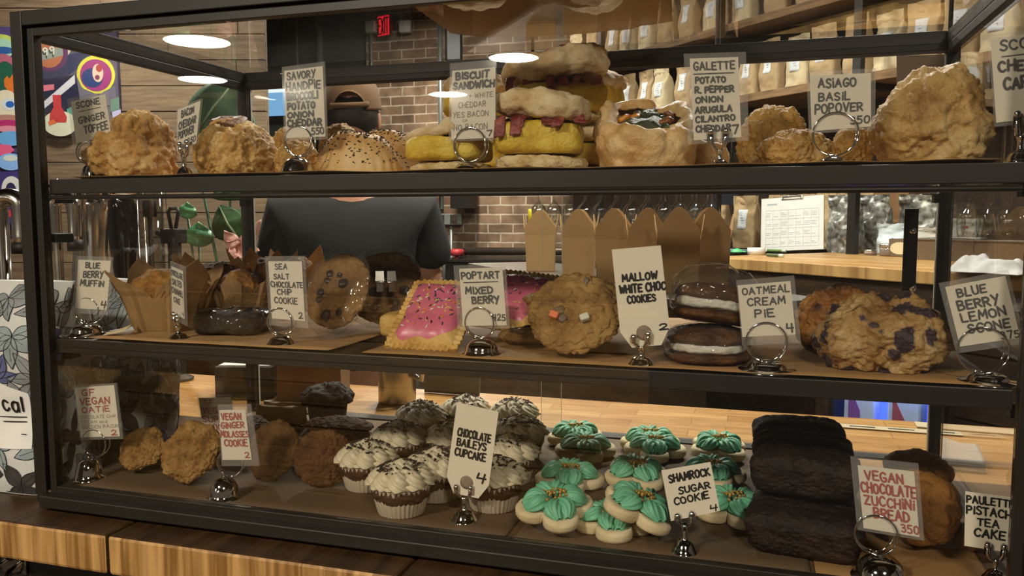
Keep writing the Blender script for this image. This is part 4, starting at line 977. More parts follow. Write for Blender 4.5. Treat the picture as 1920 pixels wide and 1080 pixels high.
mb = MB(); blob(mb, 46*k, 44*k, .036, 147, [(.006,40,'f'),(.006,80,'v')], 2.2, 5, .6, keep=True); mf = thing('chocolate_muffin', 'nearly black chocolate muffin behind the molasses cookies', 'muffin', Vector((p2.x, p.y+.16, ZD+.002)))
c = ob('muffin_top', mb, C_CHOC, mf); zt = at_y(614,716,p.y+.16).z-ZD; c.location = (0,0,zt-.038)
mb = MB(); mb.lathe([(30*k,0),(33*k,.01),(38*k,zt-.028),(36*k,zt-.02)], 40, fn=lambda r_,z,a: r_*(1+.015*sin(a*30))); ob('paper_wrapper', mb, mat('black_muffin_paper','17110c',.8), mf)
# a folded paper bag and a glossy takeaway bag behind the cookies
p = on_deck(527,845); Yb_ = min(p.y+.12, .36)
bgt = at_y(527,757,Yb_); k = mpp(bgt)
mb = MB(); hw = 46*k
mb.grid(lambda u, v: Vector((hw*(2*u-1)*(1-.06*v), .012+.006*noise.noise(Vector((u*4,v*4,2)))-.01*(1-abs(2*u-1))*(1-v*.8), (bgt.z-ZD-.002)*v)), 16, 12); 
mb.grid(lambda u, v: Vector((hw*(2*u-1)*(1-.06*v), -.012+.006*noise.noise(Vector((u*4,v*4,7)))-.014*(1-abs(2*u-1))*(1-v*.8), (bgt.z-ZD-.002)*v)), 16, 12)
o = ob('paper_bag', mb, mat('pale_bag_paper','a48a66',.8,bump=.3), None, solid=.0005); o.location = Vector((bgt.x, Yb_, ZD+.002)); o.rotation_euler = (0,0,.1)
tag(o, 'crumpled pale paper bag behind the molasses cookies', 'paper bag')

# cupcakes with piped rosettes
def star_blob(mb, c, r_, h, seed, n=7, tw=2.2, mi=0, lean_=(0,0)):
    def fn(u, v):
        a = 2*pi*u; z = v; rr = r_*(sin(pi*min(1, .12+.88*(1-z)))**.6 if z > .0 else 1)
        prof = (1-z**2.2)**.6 if z < 1 else 0
        q = r_*prof*(1+.16*cos(n*(a+tw*z)))
        return Vector((c[0]+q*cos(a)+lean_[0]*z*r_, c[1]+q*sin(a)+lean_[1]*z*r_, c[2]+h*z))
    mb.grid(fn, 44, 12, closed_u=True)
def make_cupcake():
    root = thing('cupcake', 'x', 'cupcake', (0,0,0))
    mb = MB(); mb.lathe([(.0245,0),(.026,.002),(.0345,.036),(.0345,.0365),(.0335,.036),(.024,.003)], 120, fn=lambda r_,z,a: r_*(1+.035*sin(a*36))); ob('paper_liner', mb, C_LINERC, root)
    mb = MB(); blob(mb, .0335, .0335, .030, 5, [(.002,60,'f')], 2.1, 4, .5, keep=True); c = ob('cake', mb, bake('cupcake_crumb', ['2a180c','452a16','5a3a20'], 60, .8, 200), root); c.location = (0,0,.016)
    mb = MB(); g = random.Random(3)
    for k in range(9):
        a = 2*pi*k/9; star_blob(mb, (.0265*cos(a), .0265*sin(a), .0355), .0130, .018, k, 6, 2.6, 0, (-.35*cos(a), -.35*sin(a)))
    for k in range(5):
        a = 2*pi*k/5+.3; star_blob(mb, (.0115*cos(a),   .0115*sin(a), .041), .0120, .017, k, 6, 2.6, 0, (-.3*cos(a), -.3*sin(a)))
    star_blob(mb, (0,0,.0455), .0115, .0165, 9, 6, 2.6)
    fr = ob('frosting', mb, C_FROST, root)
    mb = MB()
    for k in range(80):
        a = g.uniform(0,6.28); r_ = .028*math.sqrt(g.random()); z = .0545+.0075*(1-(r_/.028)**1.5)-.004*(r_/.028)
        s = g.uniform(.0007,.0018); mb.box(-s*1.6,s*1.6,-s*.6,s*.6,-s*.4,s*.4, M=TRS((r_*cos(a),r_*sin(a),z),(g.uniform(-.6,.6),g.uniform(-.6,.6),a*3)))
    c = ob('cookie_crumbs', mb, C_CRUMB, fr); c['kind'] = 'stuff'
    return root
cup0 = make_cupcake(); first = [True]
def place(proto, flag, loc, rot, label, group=None, sc=1.0):
    o = proto if flag[0] else copy_tree(proto); flag[0] = False
    o.location = loc; o.rotation_euler = rot; o['label'] = label; o.scale = sc if isinstance(sc, tuple) else (sc,)*3
    if group: o['group'] = group
    return o
GC = 'frosted cupcakes on the case floor'
for px, py, lb in [(752,882,'nearest cupcake, its pleated liner in full view at the front'),(688,842,'leftmost cupcake, beside the dark molasses cookies'),(748,806,'cupcake behind the leftmost one, topped with pale swirls'),(790,766,'cupcake at back left of the cluster, below the steel canister'),
                   (884,748,'cupcake at the back, peeking over top of the tag'),(968,758,'rearmost right cupcake, heavily strewn with dark crumbs'),(975,795,'cupcake at right edge, in front of the rearmost right one'),
                   (955,832,'cupcake right of the tag, third from the back on that side'),(925,874,'cupcake right of the tag, nearest on that side'),(818,858,'cupcake mostly behind left edge of the tag'),(850,804,'cupcake in the middle, behind the tag')]:
    p = at_z(px, py, ZD+.05); p.y = min(p.y, .392); place(cup0, first, Vector((p.x, p.y, ZD+.002)), (0,0,px*1.7), lb, GC, 1.0)
# shamrock cookies
def make_shamrock():
    root = thing('shamrock_cookie', 'x', 'cookie', (0,0,0)); n = 120; poly = []
    def rad(a):
        c = abs(cos(2*a)); return .021+.021*c**.55
    for k in range(n):
        a = 2*pi*k/n; poly.append((rad(a)*cos(a), rad(a)*sin(a)))
    def fn(u, v):
        a = 2*pi*u; K = [(.0,0),(.96,0),(1,.003),(1,.008),(.95,.0108),(.6,.0115),(.0,.0118)]
        t = v*6; i = min(int(t),5); q = t-i; s = K[i][0]+(K[i+1][0]-K[i][0])*q; z = K[i][1]+(K[i+1][1]-K[i][1])*q
        return Vector((rad(a)*s*cos(a), rad(a)*s*sin(a), z))
    mb = MB(); mb.grid(fn, n, 19, closed_u=True); ob('cookie_base', mb, C_SUGAR, root)
    mb = MB()
    for k in range(4):
        a0 = pi/2*k; 
        for side in (-1,1):
            def lf(u, v, a0=a0, side=side):
                b = 2*pi*u; t = v                     # a fat ridged teardrop from the centre outwards
                L_ = .004+.030*t; wdt = .0128*math.sin(pi*min(.97,.10+.88*t))**.55*(1.0)
                rg = 1+.14*cos(9*b+ 10*t*side)
                x = L_; y = side*.0072*sin(pi*t*.8)+wdt*.72*rg*cos(b); z = .0115+max(-.001, wdt*.78*rg*sin(b))+.0035*sin(pi*t)
                return Vector((x*cos(a0)-y*sin(a0), x*sin(a0)+y*cos(a0), z))
            mb.grid(lf, 40, 18, closed_u=True)
    ic = ob('icing', mb, C_MINT, root)
    g = random.Random(6); mb = MB()
    for k in range(60):
        a = g.uniform(0,6.28); r_ = .017*math.sqrt(g.random()); s = g.uniform(.0010,.0022)
        mb.ball((r_*cos(a)*1.2, r_*sin(a)*.8, .0235-.004*(r_/.014)**2+g.uniform(0,.002)), s, 5)
    c = ob('gold_beads', mb, C_GOLD, ic); c['kind'] = 'stuff'; c['label'] = 'gold sugar beads'
    return root
sh0 = make_shamrock(); first = [True]
GS = 'green iced shamrock cookies on the case floor'
for px, py, z, rot, lb in [(1045,962,.016,(R(12),R(-3),.5),'shamrock cookie at front left corner of the group, gold beads in full view'),(1200,962,.023,(R(16),R(14),.95),'shamrock cookie at the front left of its own card, tipped towards the glass'),
    (1150,975,.0,(0,0,.2),'shamrock cookie lying lowest between the two front ones'),(1068,893,.003,(R(4),0,.2),'shamrock cookie in second row from the glass, leftmost'),(1192,885,.004,(R(5),0,.75),'shamrock cookie in second row from the glass, left of the card'),
    (1098,838,.004,(R(3),0,.4),'shamrock cookie in third row from the glass, leftmost'),(1228,838,.004,(R(3),0,.1),'shamrock cookie in third row from the glass, second from left'),(1347,836,.006,(R(3),0,.8),'shamrock cookie rightmost of the back rows, beside the loaves'),
    (1090,800,.004,(0,0,.7),'shamrock cookie in the rearmost row, left one'),(1228,806,.004,(0,0,.3),'shamrock cookie in the rearmost row, right one'),(1335,885,.004,(R(3),0,.3),'shamrock cookie peeking over top right of its card'),(1372,948,.003,(R(5),0,.6),'shamrock cookie in shade between its card and the loaves')]:
    p = at_z(px, py, ZD+.012+z); p.x -= max(0, .064-p.y)*.35; p.y = min(max(p.y, .064), .385); place(sh0, first, Vector((p.x, p.y, ZD+.0025+z)), rot, lb, GS, 1.02)
# chocolate zucchini loaves
def loaf(label, loc, wd, dp, ht, seed, rz, rx_=0):
    mb = MB()
    blob(mb, wd/2, dp/2, ht, seed, [(.0022,30,'f'),(.0012,120,'v'),(.001,240,'f')], 8, 6, .97, pz=5.5, shape=lambda v, n: Vector((v.x*(1+.12*v.z/ht), v.y*(1+.2*v.z/ht), v.z+(.010*max(0,1-(v.y/(dp*.5))**2)*max(0,1-(v.x/(wd*.5))**4) if v.z > 0 else 0)-(.004*math.exp(-(v.y/.006)**2) if v.z > ht*.2 else 0))))
    o = ob('mini_loaf', mb, C_LOAF); o.location = loc; o.rotation_euler = (rx_, 0, rz); return tag(o, label, 'loaf')
pf = on_deck(1505,1025); wl = 212*mpp(pf)*fore(1505)
lx, ly = pf.x, pf.y-.009
hl = .046
loaf('front mini chocolate loaf, lowest and nearest the glass', Vector((lx, ly, ZD+.002)), wl*1.0, .056, hl, 201, R(-9))
loaf('mini chocolate loaf under the second tier, hidden behind the front one', Vector((lx+.004, ly+.062, ZD+.002)), wl*.95, .056, hl, 202, R(-5))
loaf('mini chocolate loaf on the bottom tier, third from the glass', Vector((lx+.006, ly+.124, ZD+.002)), wl*.95, .056, hl, 203, R(-3))
loaf('mini chocolate loaf on the bottom tier, farthest from the glass', Vector((lx+.006, ly+.186, ZD+.002)), wl*.95, .056, hl, 204, R(2))
z2 = ZD+.002+hl
loaf('upper tier mini chocolate loaf nearest the glass, rounded top', Vector((lx+.002, ly+.046, z2)), wl*.96, .058, hl*.98, 205, R(-7))
loaf('upper tier mini chocolate loaf, middle of three', Vector((lx+.002, ly+.112, z2+.001)), wl*.95, .056, hl*.95, 206, R(-2))
loaf('upper tier mini chocolate loaf, rearmost of three', Vector((lx+.0, ly+.178, z2+.001)), wl*.95, .056, hl*1.0, 207, R(2))
# tea cakes
def tea(label, loc, rx, th, seed, rot):
    mb = MB(); blob(mb, rx, rx, th, seed, [(.0015,30,'f'),(.0030,55,'c'),(.0008,220,'f')], 2.1, 6, .8, shape=lambda v, n: Vector((v.x*(1+.12*v.z/th), v.y*(1+.12*v.z/th), v.z)))
    o = ob('tea_cake', mb, C_TEA); o.location = loc; o.rotation_euler = rot; return tag(o, label, 'tea cake')
pt = on_deck(1745,1050); rt = 80*mpp(pt)*fore(1745)
tea('golden tea cake leaning up with its cracked top facing the glass', Vector((pt.x-.004, pt.y+.044, ZD+.003+rt*.93)), rt, .040, 211, (R(70),R(6),R(-10)))
tea('golden tea cake behind, topmost beside the tan parchment', Vector((pt.x+.004, pt.y+.115, ZD+.003+.036)), rt*.92, .040, 212, (R(8),0,.5))
tea('tea cake lying under the rear one, mostly hidden', Vector((pt.x+.004, pt.y+.115, ZD+.003)), rt*.95, .036, 213, (0,0,1))
tea('browned tea cake lying flat behind the pistachio card', Vector((pt.x+.045, pt.y+.045, ZD+.003)), rt*.55, .024, 214, (0,0,1))

# ================================================================ behind the case: back bar, set at an angle to the case
AB = R(-44); BX = Vector((cos(AB), sin(AB), 0)); BN = Vector((-sin(AB), cos(AB), 0)); BO = at_d(1470, 489, 3.0)
ZB = 1.258                                       # back bar top
def at_b(px, py, k): d = ray(px, py); P0 = BO+BN*k; return CAM + d*((P0-CAM).dot(BN)/d.dot(BN))
def bx(p): return (p-BO).dot(BX)
def bpos(px, py, k, z):                          # a spot on the worktop seen at this pixel; off the worktop k sets the depth
    if abs(z-ZB) < .02:
        p = at_z(px, py, ZB) if py > 445 else at_b(px, py, 1)
        if (p-BO).dot(BN) > .62+.9*k: p = at_b(px, py, .62+.9*k)
        p.z = z; return p
    return at_b(px, py, k)
FR = Matrix.Translation((BO.x, BO.y, 0)) @ Matrix.Rotation(AB, 4, 'Z')
def bob(name, mb, mats, **kw):
    o = ob(name, mb, mats, **kw); o.matrix_world = FR; return o
KW = 1.22; XL, XR = bx(at_b(1075, 300, KW)), 1.9
M_BAR_BRICK = wood('brown_panelling', '2e2117', '483424', (9,9,1), 3, .7)
mb = MB(); mb.box(XL, XR, KW, KW+.15, 0, 3.6); struct(bob('wall_bar', mb, M_BAR_BRICK))
M_BLOCK2 = block_wood('butcher_block_honey', 'b58a52', 'd6b27a', .22, .05)
XE = bx(at_b(1322, 478, 0)); mb = MB(); mb.box(XE, XR, 0, KW-.003, ZB-.044, ZB)
for i, q in enumerate(mb.f):
    if all(abs(mb.v[k][1]) < 1e-6 for k in q): mb.m[i] = 1
tag(bob('back_bar_worktop', mb, [M_BLOCK2, wood('butcher_block_ends', '9a7444', 'cfa86c', (14,14,1), 1.5, .45)], bevel=.004), 'honey butcher block worktop of the back bar under the clipboard', 'counter')
M_DKWOOD = wood('dark_bar_cladding', '2a1d13', '4a3420', (1.2,9,9), 4, .6)
mb = MB(); mb.box(XE+.02, XR, .04, KW-.01, 0.001, ZB-.045)
for k in range(6):
    z0 = .02+k*.2; mb.box(XE+.02, XR, .02, .04, z0, z0+.192)
tag(bob('back_bar_cabinet', mb, M_DKWOOD), 'dark wood clad base of the back bar', 'cabinet')
# shelves over the back bar: steel uprights and thick boards
KS = .74; ZA, ZU = at_b(1445, 168, KS).z, at_b(1426, 27, KS).z
M_BOARD = wood('rough_shelf_board', '5f462c', '94724a', (1,10,10), 5, .7)
for nm, z, lb in (('wall_shelf', ZA, 'rough timber wall shelf carrying the long row of coffee bags'), ('wall_shelf', ZU, 'rough timber wall shelf above the long coffee bag row')):
    mb = MB(); mb.box(XL+.02, XR, KS, KW-.002, z-.040, z); tag(bob(nm, mb, M_BOARD, bevel=.003), lb, 'shelf')
for j, (px, k, lb) in enumerate(((1594,.68,'black shelf upright standing right of the clipboard'),(1338,.68,'black shelf upright standing left of the clipboard'),(1120,.68,'black shelf upright behind the takeout boxes'))):
    p = at_b(px, 450, k); x = bx(p); zb = ZB if x > XE+.03 else 0.001
    mb = MB(); mb.box(x-.020, x+.020, k, k+.03, zb+.0005, 3.595); mb.box(x-.020, x+.020, k+.03, KW-.001, ZU-.065, ZU-.041); mb.box(x-.020, x+.020, k+.03, KW-.001, ZA-.065, ZA-.041)
    tag(bob('shelf_upright', mb, M_BLACK2), lb, 'shelf post')
# coffee bags
M_KB = mat('kraft_coffee_bag', 'b59a72', .8, vary=.08, vs=20, bump=.35, bs=26)
M_KB2 = mat('pale_coffee_bag', 'cdbb96', .75, vary=.08, vs=20, bump=.35, bs=26)
M_LAB = mat('white_label', 'dfe3e6', .6, vary=.02)
M_GREYINK = mat('grey_print', '8d9298', .7, vary=0)
def make_bag(name, m, w_, d_, h_, seed, label=None, fold=.0, lx=0, top=.86):
    """gusseted pouch: full at the foot, pinched flat and folded at the top"""
    root = thing(name, 'x', 'coffee bag')
    def fn(u, v):
        a = 2*pi*u; z = h_*v; sq = 5
        c, s = cos(a), sin(a); l = (abs(c)**sq+abs(s)**sq)**(1/sq)
        pin = max(0, (v-.45)/(top-.45)); pin = min(1, pin)**1.5
        dd = d_*(1-.95*pin)*(1 if v > .04 else .9+.1*v/.04); ww = w_*(1+.03*sin(v*9))*(1 if v > .03 else .95+.05*v/.03)
        P = Vector((ww*.5*c/l, dd*.5*s/l, z)); dn = .018*w_/.14*noise.fractal(P*16+Vector((seed,0,0)), .9, 2, 3)
        return P+Vector((0, dn*(s/l), 0)) + Vector((0, -.018*pin*pin, 0))
    mb = MB(); mb.grid(fn, 40, 26, closed_u=True); mb.add([fn(i/40, 0) for i in range(40)], [tuple(range(39,-1,-1))], 0); mb.add([fn(i/40, 1) for i in range(40)], [tuple(range(40))], 0)
    ob('pouch', mb, m, root)
    if label:
        lw, lh, lz = label
        mb = MB(); gr = lambda u, v: fn(.75+(u-.5)*lw/w_*.22, lz+(v-.5)*lh/h_)+Vector((lx,-.0012,0)); mb.grid(gr, 8, 8)
        lb = ob('label', mb, M_LAB, root, solid=.0008); mb = MB()
        for k in range(5):
            zz = .82-.13*k; mb.add([tuple(gr(u, zz+dv)+Vector((0,-.0008,0))) for u, dv in ((.3,0),(.7 if k%2 else .62,0),(.7 if k%2 else .62,.03),(.3,.03))], [(0,1,2,3)])
        ob('print', mb, M_GREYINK, lb)
    return root
def put(o, loc, rz, label, group=None):
    o.location = loc; o.rotation_euler = (0,0,rz); o['label'] = label
    if group: o['group'] = group
    return o
g = random.Random(9)
kb = [make_bag('coffee_bag', M_KB, .135, .085, .27, 1, (.075,.10,.55)), make_bag('coffee_bag', M_KB2, .14, .09, .26, 4, (.085,.09,.5)), make_bag('coffee_bag', M_KB, .13, .085, .28, 7)]
used = [False]*3
def bag(i, loc, rz, label, group):
    o = kb[i] if not used[i] else copy_tree(kb[i]); used[i] = True
    return put(o, loc, rz, label, group)
x = XL+.2; i = 0
while x < 1.5:
    bag([0,0,1,0,2,1][i % 6], FR @ Vector((x, KS+.12+g.uniform(-.02,.02), ZA+.001)), AB+g.uniform(-.12,.12), 'upright kraft coffee bag in the long row on the lower wall shelf', 'coffee bags on the lower wall shelf'); x += g.uniform(.152,.185); i += 1
x = XL+.6; i = 0
while x < 1.0:
    bag([1,2,0,1][i % 4], FR @ Vector((x, KS+.12, ZU+.001)), AB+g.uniform(-.12,.12), 'kraft coffee bag on the upper wall shelf', 'coffee bags on the upper wall shelf'); x += g.uniform(.16,.24); i += 1
bag(0, bpos(1398,462,.19,ZB+.001), AB+.15, 'tall kraft bag with white label standing left of the clipboard', None)
bag(2, bpos(1552,456,.44,ZB+.001), AB-.1, 'kraft bag standing behind right edge of the clipboard', None)
for j_, px_ in enumerate((1352,1408,1462,1516,1570,1624)):
    bag(2, Vector((at_b(px_,450,1.12).x, at_b(px_,450,1.12).y, ZB+.001)), AB+.08*(j_%3-1), 'brown kraft bag in the back row under the wall shelf', 'kraft bags in the back row of the back bar')
M_SILV = mat('silver_floral_foil', '8c8c86', .35, .5, vary=.75, vs=45)
sb = make_bag('coffee_bag', M_SILV, .17, .08, .26, 12); put(sb, bpos(1584,474,.21,ZB+.001), AB, 'silver and black patterned bag left half behind the upright')
sb2 = copy_tree(sb); put(sb2, bpos(1640,468,.30,ZB+.001), AB-.1, 'silver and black patterned bag right of the upright, set back')
sb3 = copy_tree(sb); put(sb3, bpos(1722,452,.36,ZB+.001), AB+.1, 'silver patterned bag behind the white pouch and door handle')
wb = make_bag('snack_pouch', mat('ice_white_pouch','c9d6dc',.5,vary=.04), .135, .07, .135, 15); put(wb, bpos(1674,466,.20,ZB+.001), AB, 'low ice white pouch with a round dark dot in front of the brown box'); wb['category'] = 'pouch'
mb = MB(); mb.lathe([(.010,-.001),(.010,.001)], 20, M=Matrix.Translation((.028,-.042,.062)) @ Matrix.Rotation(R(90),4,'X')); ob('round_mark', mb, mat('dark_navy_print','23303c',.5), wb)
mb = MB(); mb.box(-.028,.02,-.043,-.041,.01,.032); ob('green_patch', mb, mat('pale_green_print','b9d3a0',.6), wb)
wp = make_bag('snack_pouch', mat('warm_white_pouch','b8b2a6',.6,vary=.05), .125, .06, .12, 17); put(wp, bpos(1740,462,.22,ZB+.001), AB, 'grey white pouch right of the glass door handle'); wp['category'] = 'pouch'
vp = make_bag('snack_pouch', mat('veg_print_pouch','c4c6bb',.55,vary=.06), .15, .07, .155, 19); put(vp, bpos(1812,460,.44,ZB+.001), AB, 'white pouch printed with a red bar and small vegetables'); vp['category'] = 'pouch'
for (x_, z_, w_, h_, c_, nm) in ((.015,.118,.034,.012,'a8403a','red_bar'),(-.045,.12,.016,.012,'7a8a4a','green_print'),(.055,.09,.014,.010,'7a4a4a','plum_print'),(-.02,.045,.06,.04,'6a7a7e','blue_print'),(.05,.13,.012,.012,'7a8a4a','green_print')):
    mb = MB(); mb.box(x_-w_/2, x_+w_/2, -.0445, -.0425, z_-h_/2, z_+h_/2); ob(nm, mb, mat('print_'+c_, c_, .6), vp, bevel=.002)
# clipboard leaning back, carrying a printed month sheet
cb = thing('clipboard', 'white schedule sheet on a clipboard propped on the back bar', 'clipboard', bpos(1484,470,.10,ZB+.002), 0)
cw = (1540-1425)*mpp(cb.location)*1.0; chh = 104*mpp(cb.location)
cb.rotation_euler = (R(-12), R(-3.5), AB+R(30))
mb = MB(); mb.box(-cw/2, cw/2, .002, .005, 0, chh); ob('board', mb, mat('clipboard_board','9a7a52',.6), cb)
mb = MB(); mb.box(-cw/2*.99, cw/2*.99, 0, .0015, .002, chh*.99); sh = ob('sheet', mb, M_PAPERW, cb)
mb = MB(); L_ = .0012
for r_ in range(5):
    z = chh*(.08+.17*r_); mb.box(-cw*.42, cw*.42, -.0008, 0, z-L_*.4, z+L_*.4)
for c_ in range(8):
    x_ = -cw*.42+cw*.12*c_; mb.box(x_-L_*.4, x_+L_*.4, -.0008, 0, chh*.08, chh*.76)
for r_ in range(4):
    for c_ in range(7):
        for q in range(g.randint(1,3)): mb.box(-cw*.41+cw*.12*c_, -cw*.41+cw*.12*c_+cw*g.uniform(.05,.1), -.0008, 0, chh*(.13+.17*r_+.03*q), chh*(.138+.17*r_+.03*q))
mb.box(-cw*.40,-cw*.24,-.0008,0,chh*.86,chh*.89)
ob('grid_print', mb, mat('pale_grey_print','b4bcbe',.8,vary=0), sh)
mb = MB(); mb.box(-.05,.05,-.006,.008,chh*.95,chh*1.01); mb.tube([(-.042,-.006,chh*.955),(-.042,-.014,chh*1.0),(.042,-.014,chh*1.0),(.042,-.006,chh*.955)], .003); ob('clip', mb, M_STEEL, cb, bevel=.002)
# smaller things along the back bar
def boxthing(name, label, cat, loc, rz, sx, sy, sz, m, bevel=.002, solid_part='body'):
    r = thing(name, label, cat, loc, rz); mb = MB(); mb.box(-sx/2, sx/2, -sy/2, sy/2, 0, sz); ob(solid_part, mb, m, r, bevel=bevel); return r
M_CARD = mat('brown_cardboard', '8a6540', .8, vary=.06, vs=6)
t = boxthing('cardboard_box', 'plain brown cardboard box behind the ice white pouch', 'box', bpos(1684,460,.52,ZB+.001), AB, .185, .14, .29, M_CARD); mb = MB(); mb.box(-.0925,.0925,-.0715,-.0705,.135,.15); ob('tape_seam', mb, mat('tan_tape','a8835a',.4), t)
t = boxthing('small_carton', 'small carton with a pale oval label behind the door handle', 'box', bpos(1704,478,.10,ZB+.001), AB, .125, .09, .072, mat('grey_carton','6d5b48',.7)); mb = MB(); mb.prism([(.045*cos(a)*1.0,.025*sin(a)) for a in [i*pi/12 for i in range(24)]], -.0008, .0008, M=Matrix.Translation((-.01,-.0455,.034)) @ Matrix.Rotation(R(90),4,'X')); ob('oval_label', mb, mat('cream_label','d9cba6',.7), t)
for px, py, r_, h_, lb in ((1632,478,.026,.022,'small low jar with metal lid on the back bar'),(1664,480,.032,.048,'larger lidded jar beside the small one')):
    t = thing('glass_jar', lb, 'jar', bpos(px,py,.07,ZB+.001), 0); mb = MB(); mb.lathe([(r_*.9,0),(r_,.004),(r_,h_*.7),(r_*.8,h_*.78)], 28); ob('body', mb, mat('smoky_jar','7d6f60',.15,0,.8), t)
    mb = MB(); mb.lathe([(r_*1.02,0),(r_*1.02,h_*.26),(r_*.95,h_*.3),(0,h_*.3)], 28, M=Matrix.Translation((0,0,h_*.74))); ob('lid', mb, M_STEEL, t)
t = thing('wire_bin', 'clear divided bin with metal rim at right of the back bar', 'bin', bpos(1838,490,.27,ZB+.001), AB)
mb = MB(); bw, bd, bh = .44, .16, .075
for (x0,x1,y0,y1) in ((-bw/2,bw/2,-bd/2,-bd/2+.003),(-bw/2,bw/2,bd/2-.003,bd/2),(-bw/2,-bw/2+.003,-bd/2,bd/2),(bw/2-.003,bw/2,-bd/2,bd/2),(.02,.023,-bd/2,bd/2)): mb.box(x0,x1,y0,y1,.003,bh)
mb.box(-bw/2,bw/2,-bd/2,bd/2,0,.003); ob('walls', mb, mat('smoky_acrylic','6b5a46',.2,0,.7), t)
mb = MB()
for y in (-bd/2, bd/2): mb.box(-bw/2-.004,bw/2+.004,y-.004,y+.004,bh,bh+.006)
for x_ in (-bw/2,.0215,bw/2): mb.box(x_-.004,x_+.004,-bd/2,bd/2,bh,bh+.006)
ob('rim', mb, M_STEEL, t, bevel=.001)
def cloth(u, v): return Vector((.21*(u-.5), .15*(v-.5), .012+.055*max(0,.5+noise.fractal(Vector((u*2.2+3,v*2.2,1)),.9,2,3)*.9)*(1-abs(2*u-1)**3)*(1-abs(2*v-1)**3)))
mb = MB(); mb.grid(cloth, 40, 30); o = ob('cleaning_cloth', mb, mat('white_cloth','dcdcda',.9,vary=.03), None, solid=.002, sub=1); o.location = bpos(1858,514,.09,ZB-.006); o.rotation_euler = (0,0,AB+.1); tag(o, 'crumpled white cloth in front of the divided bin', 'cloth')
t = thing('tape_roll', 'white and black roll lying left of the markers', 'tape roll', bpos(1418,478,.06,ZB+.001), AB+.3); mb = MB(); mb.lathe([(.022,0),(.038,0),(.038,.03),(.022,.03),(.022,0)], 32); ob('roll', mb, mat('white_tape','d8d5d0',.5), t); mb = MB(); mb.lathe([(.0,.001),(.021,.001),(.021,.028),(0,.028)], 32); ob('core', mb, M_BLACK2, t)
for px, py, c_, lb, rz in ((1455,473,'6f8a4e','green marker pen with pale cap lying behind its twin',.2),(1452,482,'4d5a34','dark green marker pen nearest the worktop edge',-.1)):
    t = thing('marker_pen', lb, 'pen', bpos(px,py,.07,ZB+.0075), AB+rz); mb = MB(); mb.lathe([(.0062,-.045),(.0068,-.043),(.0068,.03),(.005,.032)], 16, M=Matrix.Rotation(R(90),4,'Y')); ob('barrel', mb, mat('marker_'+c_, c_, .4), t); mb = MB(); mb.lathe([(.0072,.03),(.0072,.05),(.005,.052)], 16, M=Matrix.Rotation(R(90),4,'Y')); ob('cap', mb, mat('pale_cap','cfd4c4',.4), t)
t = thing('green_scoop', 'small bright green plastic scoop on the back bar', 'scoop', bpos(1382,474,.06,ZB+.001), AB); mb = MB(); mb.lathe([(.026,0),(.028,.004),(.016,.016),(0,.020)], 24); ob('bowl', mb, mat('leaf_green_plastic','6fd08a',.35), t); mb = MB(); mb.tube([(.02,0,.006),(.05,.005,.005)], .004); ob('handle', mb, mat('leaf_green_plastic','6fd08a',.35), t)
boxthing('folder', 'flat pale blue folder lying at left end of the back bar', 'folder', bpos(1348,472,.10,ZB+.001), AB-.1, .22, .16, .012, mat('powder_blue','7f98a8',.6))
t = boxthing('card_reader', 'dark screen unit hanging under the wall shelf left of the kraft bag', 'screen', at_b(1370,384,.95), AB, .16, .05, .115, mat('charcoal_plastic','23242c',.4)); mb = MB(); mb.tube([(0,0,.114),(0,0,ZA-.041-at_b(1370,384,.95).z)], .008); ob('hanger_rod', mb, M_BLACK2, t)
# undercounter coolers in the face of the back bar
M_GLOW = mat('cool_led_panel', '2a4cff', .5, emit='6f92ff', es=COOL, vary=0)
def cooler(label, px0, px1, py0, py1, packs):
    a = at_b((px0+px1)/2, (py0+py1)/2, -.05); x0 = bx(at_b(px0,py0,-.05)); x1 = bx(at_b(px1,py0,-.05)); z1 = at_b(px1,py0-6,-.05).z+.02; z0 = z1-.42
    t = thing('bottle_cooler', label, 'cooler', BO*0+Vector((BO.x+BX.x*(x0+x1)/2, BO.y+BX.y*(x0+x1)/2, 0))+BN*(-.05), AB); w_ = (x1-x0)/2
    mb = MB(); mb.box(-w_-.02,-w_,0,.066,z0,z1); mb.box(w_,w_+.02,0,.066,z0,z1); mb.box(-w_-.02,w_+.02,0,.066,z1,z1+.02); mb.box(-w_-.02,w_+.02,0,.066,z0-.02,z0); mb.box(-w_-.02,w_+.02,0,.066,0.002,z0-.02); ob('housing', mb, M_BLACK2, t)
    mb = MB(); mb.box(-w_,w_,.062,.066,z0,z1); ob('lit_back_panel', mb, M_GLOW, t)
    mb = MB(); mb.box(-w_,w_,.001,.004,z0,z1); ob('door_pane', mb, M_PANEB, t)
    ld = bpy.data.lights.new('cooler_led', 'AREA'); ld.shape = 'RECTANGLE'; ld.size = w_*1.9; ld.size_y = .03; ld.energy = LED; ld.color = (.45,.55,1); lo = bpy.data.objects.new('cooler_led', ld); COL.objects.link(lo); lo.parent = t; lo.location = (0,.012,z1-.003)
    return t, w_, z0, z1
t, w_, z0, z1 = cooler('blue lit cooler with two cartons below the back bar', 1562, 1742, 744, 806, 2)
